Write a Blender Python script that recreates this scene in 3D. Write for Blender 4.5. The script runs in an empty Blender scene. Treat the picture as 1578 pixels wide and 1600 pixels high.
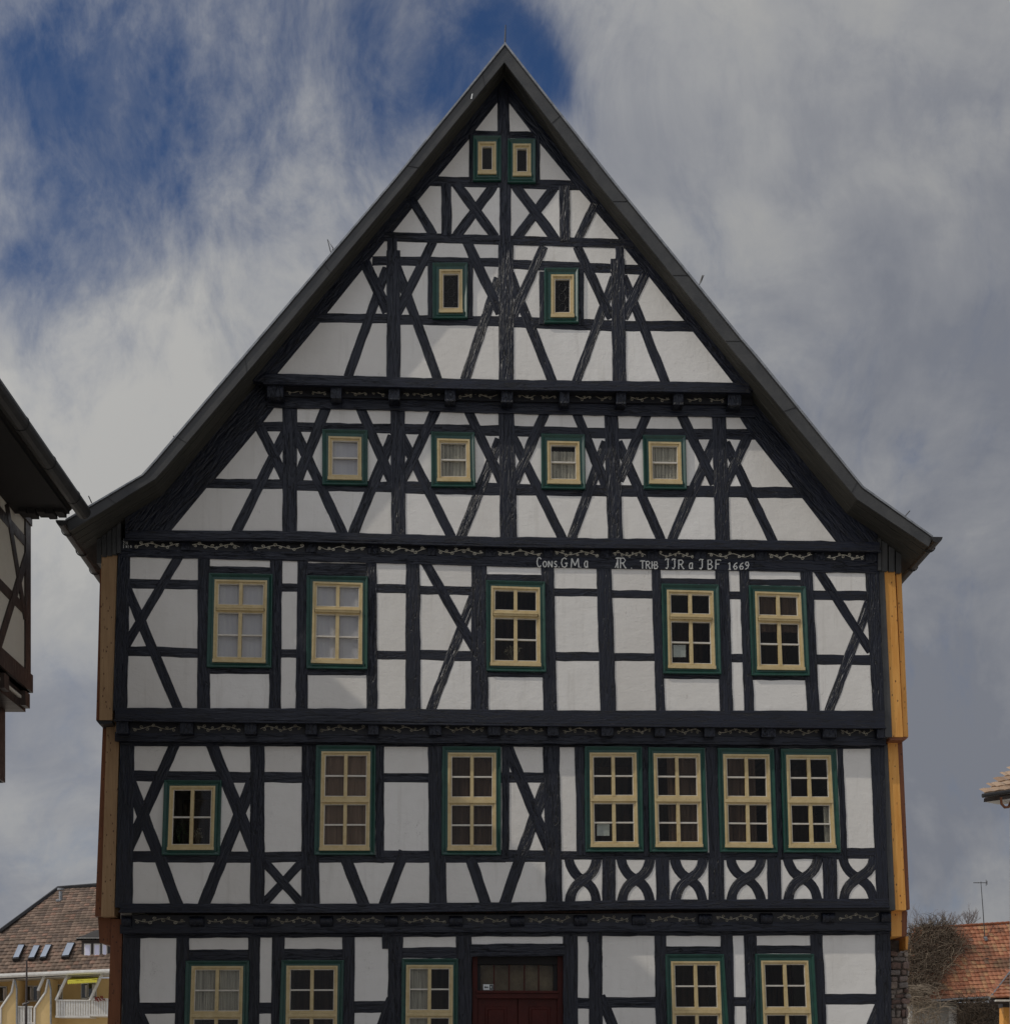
import bpy, bmesh, math, random
from mathutils import Vector, noise, geometry
random.seed(7)
sc = bpy.context.scene
COL = sc.collection
PI = math.pi

# ------------------------------------------------------------------ camera
F = 2200.0; CX = 789.0; HOR = 1690.0; VPX = 710.0
YAW = math.atan((CX - VPX) / F)
CAM = Vector((0.0, -22.0, 1.6))
cd = bpy.data.cameras.new('camera'); cam = bpy.data.objects.new('camera', cd); COL.objects.link(cam)
cam.location = CAM; cam.rotation_euler = (PI / 2, 0, -YAW)
cd.sensor_width = 36; cd.lens = F / 1600 * 36; cd.shift_y = (HOR - 800) / 1600
cd.clip_start = 0.1; cd.clip_end = 3000
sc.camera = cam
CY, SY = math.cos(YAW), math.sin(YAW)

def ray(px, py):
    a = (px - CX) / F; b = (HOR - py) / F
    return Vector((a * CY + SY, CY - a * SY, b))
def P(px, py, y):
    d = ray(px, py); t = (y - CAM.y) / d.y
    return CAM + d * t
def PXP(px, py, x):
    d = ray(px, py); t = (x - CAM.x) / d.x
    return CAM + d * t

# ------------------------------------------------------------------ world, sun, exposure
SUN = Vector((-3.1, -1.0, 2.8)).normalized()
sc.view_settings.view_transform = 'Standard'; sc.view_settings.look = 'None'
sc.view_settings.gamma = 1; sc.view_settings.use_curve_mapping = False
sc.view_settings.exposure = -1.2
EXPF = 2 ** -1.2; BGS = 0.1

class NT:
    def __init__(s, tree): s.t = tree; s.n = tree.nodes; s.l = tree.links
    def new(s, typ, **kw):
        n = s.n.new(typ)
        for k, v in kw.items(): setattr(n, k, v)
        return n
    def put(s, sock, v):
        if v is None: return
        if hasattr(v, 'is_linked') or isinstance(v, bpy.types.NodeSocket): s.l.new(v, sock)
        else: sock.default_value = v
    def math(s, op, a, b=None, c=None, clamp=False):
        n = s.new('ShaderNodeMath', operation=op); n.use_clamp = clamp
        s.put(n.inputs[0], a); s.put(n.inputs[1], b)
        if c is not None: s.put(n.inputs[2], c)
        return n.outputs[0]
    def vmath(s, op, a, b=None):
        n = s.new('ShaderNodeVectorMath', operation=op); s.put(n.inputs[0], a); s.put(n.inputs[1], b)
        return n.outputs['Value'] if op in ('DOT_PRODUCT', 'LENGTH') else n.outputs[0]
    def mix(s, f, a, b, blend='MIX'):
        n = s.new('ShaderNodeMix', data_type='RGBA', blend_type=blend)
        s.put(n.inputs[0], f); s.put(n.inputs[6], a); s.put(n.inputs[7], b)
        return n.outputs[2]
    def noise(s, vec, scale, detail=4, rough=.55, dist=0.0):
        n = s.new('ShaderNodeTexNoise'); s.put(n.inputs['Vector'], vec); n.inputs['Scale'].default_value = scale
        n.inputs['Detail'].default_value = detail; n.inputs['Roughness'].default_value = rough
        n.inputs['Distortion'].default_value = dist
        return n.outputs['Fac']
    def ramp(s, f, stops, interp='LINEAR'):
        n = s.new('ShaderNodeValToRGB'); s.put(n.inputs[0], f); cr = n.color_ramp; cr.interpolation = interp
        while len(cr.elements) > 1: cr.elements.remove(cr.elements[-1])
        for i, (p, c) in enumerate(stops):
            e = cr.elements[0] if i == 0 else cr.elements.new(p)
            e.position = p; e.color = c if len(c) == 4 else (*c, 1)
        return n.outputs[0]
    def rng(s, v, a, b, c=0.0, d=1.0, smooth=True):
        n = s.new('ShaderNodeMapRange'); n.interpolation_type = 'SMOOTHSTEP' if smooth else 'LINEAR'
        s.put(n.inputs[0], v)
        for i, x in enumerate((a, b, c, d)): n.inputs[i + 1].default_value = x
        return n.outputs[0]
    def mapping(s, vec, scale=(1, 1, 1), loc=(0, 0, 0), rot=(0, 0, 0)):
        n = s.new('ShaderNodeMapping'); s.put(n.inputs[0], vec)
        n.inputs['Scale'].default_value = scale; n.inputs['Location'].default_value = loc; n.inputs['Rotation'].default_value = rot
        return n.outputs[0]

w = bpy.data.worlds.new('World'); sc.world = w; w.use_nodes = True
T = NT(w.node_tree); T.n.clear()
out = T.new('ShaderNodeOutputWorld'); bg = T.new('ShaderNodeBackground'); bg.inputs[1].default_value = BGS
T.l.new(bg.outputs[0], out.inputs[0])
sky = T.new('ShaderNodeTexSky'); sky.sky_type = 'NISHITA'; sky.sun_disc = False
sky.sun_elevation = math.asin(SUN.z); sky.sun_rotation = math.atan2(SUN.x, SUN.y) % (2 * PI)
sky.ozone_density = 2.0; sky.dust_density = .3
D = T.new('ShaderNodeTexCoord').outputs['Generated']
K = 1 / (EXPF * BGS)
def lc(r, g, b): return (r * K, g * K, b * K, 1)
def blob(px, py, sig, amp):           # bump around a sky direction; sig in photo pixels
    d = ray(px, py).normalized(); dot = T.vmath('DOT_PRODUCT', D, tuple(d))
    s2 = (sig / F * .9) ** 2
    e = T.math('MULTIPLY', T.math('SUBTRACT', dot, 1.0), 1 / s2)
    return T.math('MULTIPLY', T.math('EXPONENT', e), amp)
def total(lst):
    a = lst[0]
    for b in lst[1:]: a = T.math('ADD', a, b)
    return a
warp = T.new('ShaderNodeTexNoise'); T.put(warp.inputs['Vector'], D); warp.inputs['Scale'].default_value = 3.0; warp.inputs['Detail'].default_value = 3
wv = T.vmath('SCALE', T.vmath('SUBTRACT', warp.outputs['Color'], (.5, .5, .5))); wv.node.inputs['Scale'].default_value = .2
DW = T.vmath('ADD', D, wv)
streak = T.noise(T.mapping(DW, scale=(19, 13, 10), rot=(0, math.radians(-40), 0)), 1.0, 10, .62, .12)
fine = T.noise(T.mapping(DW, scale=(34, 26, 15), rot=(0, math.radians(-48), 0)), 1.0, 9, .65, .1)
puff = T.noise(DW, 11.0, 10, .62)
gap = total([blob(796, 14, 26, .34), blob(826, 62, 28, .55), blob(854, 110, 26, .55), blob(880, 152, 26, .50), blob(900, 205, 30, .28), blob(770, 40, 70, .30), blob(700, 90, 90, .30), blob(600, 50, 120, .30), blob(400, 30, 140, .30),
             blob(60, 40, 130, .36), blob(170, 150, 120, .22), blob(30, 250, 100, .28), blob(110, 400, 90, .2), blob(560, 240, 100, .20),
             blob(320, 130, 130, .2), blob(330, 480, 90, .15), blob(20, 420, 90, .22), blob(250, 280, 130, .10), blob(480, 160, 60, -.12)])
nz = T.math('ADD', T.math('MULTIPLY', T.math('SUBTRACT', streak, .5), 1.5), T.math('MULTIPLY', T.math('SUBTRACT', puff, .5), 1.3))
nz = T.math('ADD', nz, T.math('MULTIPLY', T.math('SUBTRACT', fine, .5), 1.6))
cov = T.math('SUBTRACT', T.math('ADD', .97, T.math('MULTIPLY', nz, .62)), gap)
cov = T.rng(cov, -.12, 1.0)
cov = T.math('MAXIMUM', cov, T.math('MULTIPLY', T.rng(T.math('ADD', T.math('MULTIPLY', fine, .5), T.math('MULTIPLY', puff, .5)), .38, .64, .04, .58), T.math('SUBTRACT', 1.0, T.math('MULTIPLY', gap, .7))))
shade = total([blob(140, 640, 150, .6), blob(60, 850, 170, .6), blob(230, 560, 120, .4), blob(1110, 50, 130, .45), blob(1300, 130, 200, .15), blob(100, 1330, 130, .3),
               blob(640, 230, 130, .15), blob(1500, 1400, 90, .25), blob(1480, 760, 200, -.15), blob(1480, 1230, 120, -.4), blob(1440, 1090, 110, -.1), blob(90, 1130, 90, -.42), blob(1150, 340, 160, .0),
               blob(520, 330, 120, .15), blob(1420, 300, 220, .0), blob(1100, 180, 60, -.2), blob(1000, 300, 60, -.15)])
puff2 = T.noise(T.mapping(DW, scale=(1, 1, 1.5)), 7.5, 12, .6, .1)
sh = T.math('ADD', T.math('ADD', .28, shade), T.math('MULTIPLY', T.math('SUBTRACT', puff2, .5), 2.1))
sh = T.math('ADD', sh, T.math('MULTIPLY', T.math('SUBTRACT', fine, .5), .5))
cl = T.ramp(sh, [(0.0, lc(.172, .183, .213)), (.35, lc(.220, .228, .250)), (.6, lc(.27, .275, .286)), (.85, lc(.305, .306, .305)), (1.0, lc(.34, .338, .33))])
bl = T.mix(1.0, sky.outputs[0], (.62, .92, 1.32, 1), 'MULTIPLY')
sg = T.math('SUBTRACT', T.vmath('DOT_PRODUCT', D, tuple(SUN)), 1.0)      # added cloud brightening around the sun, out of view, fills the shaded walls
fill_glow = T.math('ADD', 1.0, T.math('MULTIPLY', T.math('EXPONENT', T.math('MULTIPLY', sg, 3.2)), 3.5))
cs = T.vmath('SCALE', cl); T.put(cs.node.inputs['Scale'], fill_glow)
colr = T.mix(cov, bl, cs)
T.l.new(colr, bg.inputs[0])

sd = bpy.data.lights.new('sun', 'SUN'); sd.energy = 3.3; sd.angle = math.radians(.55); sd.color = (1, .93, .82)
so = bpy.data.objects.new('sun', sd); COL.objects.link(so); so.rotation_euler = SUN.to_track_quat('Z', 'Y').to_euler()
so.location = (-30, -10, 30)

# ------------------------------------------------------------------ materials
M = {}
def mat(name, base, rough=.6, build=None, spec=.5, metal=0):
    m = bpy.data.materials.new(name); m.use_nodes = True
    t = NT(m.node_tree); b = m.node_tree.nodes['Principled BSDF']
    b.inputs['Base Color'].default_value = (*base, 1); b.inputs['Roughness'].default_value = rough
    b.inputs['Specular IOR Level'].default_value = spec; b.inputs['Metallic'].default_value = metal
    if build: build(t, b)
    M[name] = m; return m
def bump(t, b, h, strength, dist):
    n = t.new('ShaderNodeBump'); n.inputs['Strength'].default_value = strength; n.inputs['Distance'].default_value = dist
    t.l.new(h, n.inputs['Height']); t.l.new(n.outputs[0], b.inputs['Normal'])
def obj_co(t): return t.new('ShaderNodeTexCoord').outputs['Object']
def geo_co(t): return t.new('ShaderNodeNewGeometry').outputs['Position']
def uvco(t): return t.new('ShaderNodeUVMap', uv_map='UVMap').outputs[0]

def timber_nodes(depth, lo, hi):
    def f(t, b):
        uv = uvco(t)
        rnd = t.new('ShaderNodeObjectInfo').outputs['Random']
        g1 = t.noise(t.mapping(uv, scale=(2.6, 17, 1)), 1.0, 3, .5, .5)
        g2 = t.noise(t.mapping(uv, scale=(7, 34, 1)), 1.0, 2, .5, .4)
        g3 = t.noise(t.mapping(uv, scale=(5, 8, 1)), 1.0, 2, .5)
        crack = t.noise(t.mapping(uv, scale=(1.2, 15, 1)), 1.0, 3, .55, .5)
        ck = t.rng(t.math('ABSOLUTE', t.math('SUBTRACT', crack, .5)), .0, .024, -1.0, 0.0)
        ridge = t.math('ABSOLUTE', t.math('SUBTRACT', g1, .5))
        h = t.math('ADD', t.math('MULTIPLY', ridge, -1.7), t.math('MULTIPLY', g2, .38))
        h = t.math('ADD', h, t.math('MULTIPLY', g3, .4))
        h = t.math('ADD', h, t.math('MULTIPLY', ck, .3))
        k = t.rng(t.math('MULTIPLY', rnd, rnd), .0, 1.0, .32, .85, False)
        h = t.math('MULTIPLY', h, k)
        bump(t, b, h, 1.0, depth)
        c = t.ramp(t.noise(uv, 2.3, 5, .6), [(.3, lo), (.7, hi)])
        c = t.mix(t.rng(ck, -1, 0, .85, 0), c, (.003, .003, .004, 1))
        t.l.new(c, b.inputs['Base Color'])
        r = t.rng(g2, .3, .7, .34, .52); t.l.new(r, b.inputs['Roughness'])
    return f
mat('timber', (.015, .018, .03), .42, timber_nodes(.036, (.0040, .0056, .0125), (.0085, .0112, .0235)), spec=.5)
mat('timber_sill', (.015, .018, .03), .42, timber_nodes(.028, (.0046, .0064, .0145), (.0092, .0122, .026)), spec=.5)
def plaster_nodes(lo, hi, d=.006):
    def f(t, b):
        p = geo_co(t)
        a = t.noise(p, 5.5, 4, .6); c = t.noise(t.mapping(p, scale=(1, 1, .45)), 1.3, 4, .6); fine = t.noise(p, 60, 3, .6)
        strokes = t.noise(t.mapping(p, scale=(5, 5, 16), rot=(0, .3, 0)), 1.0, 4, .6, .8)
        h = t.math('ADD', t.math('MULTIPLY', a, 1.2), t.math('ADD', t.math('MULTIPLY', fine, .12), t.math('MULTIPLY', strokes, .55)))
        bump(t, b, h, 1.0, d * 1.15)
        col = t.ramp(t.math('ADD', t.math('MULTIPLY', c, .7), t.math('MULTIPLY', a, .3)), [(.3, lo), (.65, hi)])
        spots = t.rng(t.noise(p, 9, 5, .7), .66, .74, 0, .16)
        col = t.mix(spots, col, (.42, .38, .31, 1))
        rn = t.new('ShaderNodeObjectInfo').outputs['Random']
        col = t.mix(1.0, col, t.ramp(rn, [(0, (.91, .90, .885)), (.5, (.97, .965, .95)), (1, (1, 1, 1))]), 'MULTIPLY')
        run = t.rng(t.noise(t.mapping(p, scale=(9, 1, .7)), 1.0, 4, .6), .56, .74, 0, .22)
        col = t.mix(run, col, (.50, .47, .41, 1))
        cr = t.new('ShaderNodeTexVoronoi', feature='DISTANCE_TO_EDGE'); t.put(cr.inputs['Vector'], t.vmath('ADD', t.mapping(p, scale=(1.1, 1.1, 1.1)), t.vmath('SCALE', t.new('ShaderNodeTexNoise').outputs['Color']))); cr.inputs['Scale'].default_value = 1.0
        ckk = t.math('MULTIPLY', t.rng(cr.outputs['Distance'], .0, .006, .35, 0), t.rng(t.noise(p, 1.1, 2), .5, .6, 0, 1))
        col = t.mix(ckk, col, (.30, .27, .24, 1))
        t.l.new(col, b.inputs['Base Color'])
    return f
mat('plaster', (.8, .78, .74), .85, plaster_nodes((.80, .775, .73), (.89, .87, .83)))
mat('plaster_cream', (.62, .56, .44), .9, plaster_nodes((.70, .65, .55), (.80, .75, .65)))
mat('plaster_yellow', (.72, .5, .2), .9, plaster_nodes((.70, .50, .22), (.8, .58, .28)))
mat('plaster_grey', (.4, .38, .34), .9, plaster_nodes((.30, .28, .25), (.48, .46, .42)))
def paint(lo, hi, sc_=8):
    def f(t, b):
        p = geo_co(t); n1 = t.noise(p, sc_, 5, .65)
        pc_ = t.ramp(n1, [(.3, lo), (.7, hi)])
        dirt = t.rng(t.noise(p, 26, 4, .7), .56, .74, 0, .45)
        pc_ = t.mix(dirt, pc_, (lo[0] * .5, lo[1] * .48, lo[2] * .45, 1)); t.l.new(pc_, b.inputs['Base Color'])
        bump(t, b, t.noise(t.mapping(p, scale=(60, 60, 14)), 1.0, 3, .6), .5, .002)
    return f
mat('green_paint', (.01, .06, .045), .32, paint((.009, .050, .038), (.016, .078, .056)), spec=.6)
mat('cream_paint', (.62, .5, .26), .45, paint((.56, .425, .20), (.68, .545, .30)))
mat('white_bar', (.7, .66, .58), .5, paint((.62, .57, .48), (.74, .70, .62)))
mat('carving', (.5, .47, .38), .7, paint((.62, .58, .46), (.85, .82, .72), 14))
mat('carving_shaded', (.16, .13, .08), .6, paint((.16, .14, .10), (.58, .54, .44), 14))  # carving paint darkened, the shade under the jetties put into the colour
mat('lettering', (.7, .7, .66), .6, paint((.75, .75, .70), (.9, .9, .86), 20))
mat('fascia', (.008, .008, .011), .5, paint((.006, .006, .009), (.012, .012, .016)))
mat('red_door', (.09, .012, .008), .5, paint((.045, .007, .004), (.075, .011, .007), 4), spec=.25)
def metal_n(t, b):
    p = geo_co(t); n1 = t.noise(t.mapping(p, scale=(3, 3, 3)), 1.0, 6, .7)
    t.l.new(t.ramp(n1, [(.3, (.040, .041, .042)), (.7, (.078, .078, .076))]), b.inputs['Base Color'])
    t.l.new(t.rng(n1, .3, .7, .42, .62), b.inputs['Roughness'])
    bump(t, b, t.noise(p, 8, 2), .3, .01)
mat('verge_board', (.09, .09, .09), .5, metal_n)
mat('zinc', (.35, .36, .37), .42, paint((.20, .21, .22), (.42, .43, .44)), metal=.6)
mat('gutter_dark', (.03, .03, .032), .5, paint((.02, .02, .022), (.045, .043, .042), 5), metal=.2)
def soffit_n(t, b):
    p = geo_co(t); n1 = t.noise(t.mapping(p, scale=(2, 30, 2)), 1.0, 5, .6)
    t.l.new(t.ramp(n1, [(.3, (.026, .025, .021)), (.7, (.066, .062, .050))]), b.inputs['Base Color'])
    bump(t, b, n1, .6, .006)
mat('soffit', (.07, .066, .055), .7, soffit_n)
def wood_n(lo, hi, knot):
    def f(t, b):
        p = geo_co(t)
        g = t.noise(t.mapping(p, scale=(55, 55, 2.2)), 1.0, 4, .6, .4)
        big = t.noise(t.mapping(p, scale=(6, 6, 1.2)), 1.0, 4, .6)
        v = t.new('ShaderNodeTexVoronoi'); t.put(v.inputs['Vector'], t.mapping(p, scale=(9, 9, 5))); v.inputs['Scale'].default_value = 1.6
        kn = t.rng(v.outputs['Distance'], .10, .17, .95, 0)
        v2 = t.new('ShaderNodeTexVoronoi'); t.put(v2.inputs['Vector'], t.mapping(p, scale=(14, 14, 3.2), loc=(3, 1, 2))); v2.inputs['Scale'].default_value = 1.3
        kn2 = t.rng(v2.outputs['Distance'], .08, .14, .8, 0)
        c = t.ramp(t.math('ADD', t.math('MULTIPLY', g, .5), t.math('MULTIPLY', big, .5)), [(.33, lo), (.66, hi)])
        c = t.mix(t.math('MAXIMUM', kn, kn2), c, knot)
        t.l.new(c, b.inputs['Base Color']); bump(t, b, g, .5, .003)
    return f
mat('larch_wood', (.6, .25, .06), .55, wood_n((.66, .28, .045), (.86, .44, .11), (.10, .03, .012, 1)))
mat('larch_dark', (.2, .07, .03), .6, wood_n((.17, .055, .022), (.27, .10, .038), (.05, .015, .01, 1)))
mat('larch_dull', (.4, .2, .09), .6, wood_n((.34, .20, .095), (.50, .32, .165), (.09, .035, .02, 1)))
mat('old_timber', (.045, .03, .025), .7, timber_nodes(.01, (.028, .020, .018), (.06, .042, .035)))
mat('room', (.09, .06, .05), .9)
mat('eave_dark', (.012, .010, .010), .8)
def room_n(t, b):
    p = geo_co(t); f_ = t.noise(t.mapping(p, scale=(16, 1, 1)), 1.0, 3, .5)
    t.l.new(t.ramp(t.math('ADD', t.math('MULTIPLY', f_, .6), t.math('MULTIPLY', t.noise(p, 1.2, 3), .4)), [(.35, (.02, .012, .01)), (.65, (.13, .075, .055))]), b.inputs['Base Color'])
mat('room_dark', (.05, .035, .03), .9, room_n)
def curtain_sky_n(t, b):
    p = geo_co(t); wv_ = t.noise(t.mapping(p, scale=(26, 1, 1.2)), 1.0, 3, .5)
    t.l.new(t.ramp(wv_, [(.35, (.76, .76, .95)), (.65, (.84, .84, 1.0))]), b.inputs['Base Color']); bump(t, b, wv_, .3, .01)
mat('curtain', (.8, .8, .88), .9, curtain_sky_n)  # lilac tint paints in the sky's reflection on the panes
def net_n(t, b):
    p = geo_co(t); wv_ = t.noise(t.mapping(p, scale=(34, 1, 1.5)), 1.0, 3, .5)
    t.l.new(t.ramp(wv_, [(.35, (.42, .40, .39)), (.65, (.72, .69, .66))]), b.inputs['Base Color']); bump(t, b, wv_, .8, .02)
def drape(a, b_):
    def f(t, b):
        p = geo_co(t); wv_ = t.noise(t.mapping(p, scale=(20, 1, 1.2)), 1.0, 3, .5); t.l.new(t.ramp(wv_, [(.3, a), (.7, b_)]), b.inputs['Base Color']); bump(t, b, wv_, .6, .02)
    return f
mat('drape', (.2, .13, .1), .9, drape((.15, .095, .07), (.30, .20, .16)))
mat('drape_dark', (.08, .05, .04), .9, drape((.05, .03, .024), (.12, .075, .058)))
mat('net_curtain', (.6, .58, .56), .9, net_n)
def glass(name, tint, refl):
    m = bpy.data.materials.new(name); m.use_nodes = True; t = NT(m.node_tree); t.n.clear()
    o = t.new('ShaderNodeOutputMaterial'); tr = t.new('ShaderNodeBsdfTransparent'); gl = t.new('ShaderNodeBsdfGlossy')
    tr.inputs[0].default_value = (*tint, 1); gl.inputs['Roughness'].default_value = .02; gl.inputs[0].default_value = (.95, .92, .9, 1)
    fr = t.new('ShaderNodeFresnel'); fr.inputs[0].default_value = 1.52
    bp = t.new('ShaderNodeBump'); bp.inputs['Strength'].default_value = .25; bp.inputs['Distance'].default_value = .01
    t.l.new(t.noise(geo_co(t), 2.2, 2), bp.inputs['Height']); t.l.new(bp.outputs[0], gl.inputs['Normal']); bp.inputs['Strength'].default_value = .12
    mx = t.new('ShaderNodeMixShader'); bf = t.math('SUBTRACT', 1.0, t.new('ShaderNodeNewGeometry').outputs['Backfacing']); t.l.new(t.math('MULTIPLY', t.math('MULTIPLY', fr.outputs[0], refl), bf), mx.inputs[0])
    t.l.new(tr.outputs[0], mx.inputs[1]); t.l.new(gl.outputs[0], mx.inputs[2]); t.l.new(mx.outputs[0], o.inputs[0]); M[name] = m
glass('glass', (.86, .86, .82), .62)
mat('lead', (.08, .08, .08), .5)
mat('paper', (.62, .68, .74), .8, paint((.58, .64, .70), (.68, .73, .78), 6))
mat('dried_flowers', (.3, .27, .2), .9, paint((.18, .15, .1), (.5, .46, .38), 50))
mat('fan_backing', (.5, .42, .28), .9, paint((.14, .10, .07), (.36, .29, .20), 3))
mat('leaf_green', (.05, .09, .03), .6)
mat('sign_white', (.8, .82, .8), .5); mat('sign_dark', (.02, .03, .025), .5)
def tile_n(cols, moss):
    def f(t, b):
        at = t.new('ShaderNodeAttribute', attribute_name='tile'); r = at.outputs['Fac']; p = geo_co(t)
        c = t.ramp(r, cols)
        n1 = t.noise(p, .9, 5, .65); n2 = t.noise(p, 9, 4, .6)
        c = t.mix(t.rng(n1, .48, .68, 0, moss), c, (.07, .055, .035, 1))
        c = t.mix(t.rng(n2, .5, .75, 0, .45), c, (.10, .075, .05, 1))
        t.l.new(c, b.inputs['Base Color'])
    return f
mat('red_tiles', (.4, .13, .06), .8, tile_n([(0, (.30, .10, .045)), (.35, (.38, .15, .08)), (.7, (.44, .19, .10)), (.9, (.46, .25, .12)), (1, (.22, .12, .08))], .7))
mat('brown_tiles', (.2, .12, .08), .85, tile_n([(0, (.12, .085, .065)), (.4, (.19, .13, .095)), (.8, (.26, .18, .13)), (1, (.30, .17, .12))], .5))
mat('beige_tiles', (.4, .28, .2), .85, tile_n([(0, (.34, .22, .14)), (1, (.48, .34, .23))], .3))
mat('dark_tiles', (.05, .045, .042), .8, tile_n([(0, (.035, .032, .03)), (1, (.07, .062, .056))], .3))
mat('stone', (.3, .24, .2), .9, plaster_nodes((.17, .125, .10), (.40, .33, .28), .05))
def stone_n(t, b):
    p = geo_co(t); rn = t.new('ShaderNodeObjectInfo').outputs['Random']; n1 = t.noise(p, 14, 5, .65)
    c = t.ramp(rn, [(0, (.16, .10, .08)), (.3, (.30, .20, .165)), (.55, (.25, .22, .20)), (.8, (.42, .35, .29)), (1, (.22, .15, .12))])
    c = t.mix(t.rng(n1, .35, .7, 0, .6), c, (.09, .07, .06, 1)); t.l.new(c, b.inputs['Base Color']); bump(t, b, n1, 1.0, .05)
mat('rubble', (.3, .24, .2), .95, stone_n)
mat('mortar', (.13, .11, .095), .95, plaster_nodes((.10, .08, .07), (.17, .145, .125), .02))
mat('twig', (.16, .12, .09), .9, paint((.045, .032, .022), (.15, .11, .075), 30))
mat('twig_light', (.32, .26, .19), .9, paint((.15, .115, .08), (.36, .29, .21), 30))
mat('bark_far', (.16, .13, .12), .9)
mat('white_paint', (.75, .73, .68), .6, paint((.62, .60, .55), (.8, .78, .73)))
mat('awning', (.75, .68, .05), .7, paint((.68, .60, .04), (.82, .75, .10)))
mat('yellow_cloth', (.8, .65, .03), .7)
mat('flower_red', (.28, .05, .04), .8)
mat('skylight_glass', (.35, .4, .48), .12, spec=1.0)
mat('dark_glass', (.02, .022, .025), .08, spec=.8)
mat('wire', (.06, .06, .06), .5)
def pave_n(t, b):
    p = geo_co(t); v = t.new('ShaderNodeTexBrick'); t.put(v.inputs['Vector'], p); v.inputs['Scale'].default_value = 6
    v.inputs['Color1'].default_value = (.48, .45, .41, 1); v.inputs['Color2'].default_value = (.58, .55, .50, 1); v.inputs['Mortar'].default_value = (.28, .26, .24, 1)
    c = t.mix(t.rng(t.noise(p, .4, 5), .4, .7, 0, .4), v.outputs[0], (.46, .44, .40, 1)); t.l.new(c, b.inputs['Base Color'])
mat('paving', (.23, .22, .2), .85, pave_n)
def grass_n(t, b):
    p = geo_co(t); t.l.new(t.ramp(t.noise(p, .2, 6), [(.3, (.05, .06, .03)), (.7, (.10, .10, .06))]), b.inputs['Base Color'])
mat('field', (.07, .08, .04), .95, grass_n)

# ------------------------------------------------------------------ helpers
def link(name, me, m=None, parent=None, kind=None, label=None):
    o = bpy.data.objects.new(name, me); COL.objects.link(o)
    if m and not me.materials: me.materials.append(M[m])
    if parent: o.parent = parent
    if kind: o['kind'] = kind
    if label: o['label'] = label
    return o
def mesh(name, vs, fs, smooth=False):
    me = bpy.data.meshes.new(name); me.from_pydata([tuple(v) for v in vs], [], fs); me.update()
    if smooth:
        for p in me.polygons: p.use_smooth = True
    return me
def fixn(me):
    bm = bmesh.new(); bm.from_mesh(me); bmesh.ops.recalc_face_normals(bm, faces=bm.faces); bm.to_mesh(me); bm.free(); return me
def empty(name, loc, label, cat, group=None):
    o = bpy.data.objects.new(name, None); COL.objects.link(o); o.location = loc; o.empty_display_size = .3
    o['label'] = label; o['category'] = cat
    if group: o['group'] = group
    return o
class MB:
    def __init__(s): s.v = []; s.f = []
    def add(s, vs, fs):
        n = len(s.v); s.v += [Vector(v) for v in vs]; s.f += [tuple(i + n for i in f) for f in fs]
    def box(s, a, b):
        x0, y0, z0 = a; x1, y1, z1 = b
        s.add([(x0, y0, z0), (x1, y0, z0), (x1, y1, z0), (x0, y1, z0), (x0, y0, z1), (x1, y0, z1), (x1, y1, z1), (x0, y1, z1)],
              [(0, 1, 5, 4), (1, 2, 6, 5), (2, 3, 7, 6), (3, 0, 4, 7), (4, 5, 6, 7), (3, 2, 1, 0)])
    def prism(s, pts, yf, yb):      # outline in (x, z), extruded in y
        n = len(pts)
        vs = [(p[0], yf, p[1]) for p in pts] + [(p[0], yb, p[1]) for p in pts]
        s.add(vs, [tuple(range(n)), tuple(range(2 * n - 1, n - 1, -1))] + [(i, i + n, (i + 1) % n + n, (i + 1) % n) for i in range(n)])
    def tube(s, pts, r, n=5, r2=None, cap=True):
        pts = [Vector(p) for p in pts]; base = len(s.v); m = len(pts)
        for i, p in enumerate(pts):
            d = (pts[min(i + 1, m - 1)] - pts[max(i - 1, 0)]).normalized()
            u = d.cross(Vector((0, 1, .13))); u = u if u.length > .05 else d.cross(Vector((1, 0, 0))); u.normalize(); v = d.cross(u)
            rr = r if r2 is None else r + (r2 - r) * i / max(1, m - 1)
            for k in range(n):
                a = 2 * PI * k / n; s.v.append(p + (u * math.cos(a) + v * math.sin(a)) * rr)
        for i in range(m - 1):
            for k in range(n):
                a = base + i * n + k; b = base + i * n + (k + 1) % n; s.f.append((a, b, b + n, a + n))
        if cap: s.f.append(tuple(base + k for k in range(n))); s.f.append(tuple(base + (m - 1) * n + k for k in range(n - 1, -1, -1)))
    def build(s, name, m, parent=None, smooth=False, origin=None, **kw):
        vs = s.v
        me = mesh(name, [v - origin for v in vs] if origin else vs, s.f, smooth); fixn(me)
        o = link(name, me, m, parent, **kw)
        if origin: o.location = origin
        return o
def boxpx(name, m, parent, x0, y0, x1, y1, yf, yb, bev=0, **kw):
    a = P(x0, y1, yf); b = P(x1, y0, yf); mb = MB()
    mb.box((a.x, yf, a.z), (b.x, yb, b.z)); o = mb.build(name, m, parent, **kw)
    if bev: bevel(o, bev)
    return o
def bevel(o, wd, seg=1):
    bm = bmesh.new(); bm.from_mesh(o.data)
    bmesh.ops.bevel(bm, geom=bm.edges[:], offset=wd, segments=seg, affect='EDGES', profile=.5); bm.to_mesh(o.data); bm.free()
def quadpx(name, m, parent, pts, yf, yb, **kw):
    mb = MB(); mb.prism([(P(x, y, yf).x, P(x, y, yf).z) for x, y in pts], yf, yb); return mb.build(name, m, parent, **kw)
def adduv(me, uvs):
    l = me.uv_layers.new(name='UVMap')
    for lp in me.loops: l.data[lp.index].uv = uvs[lp.vertex_index]

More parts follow.
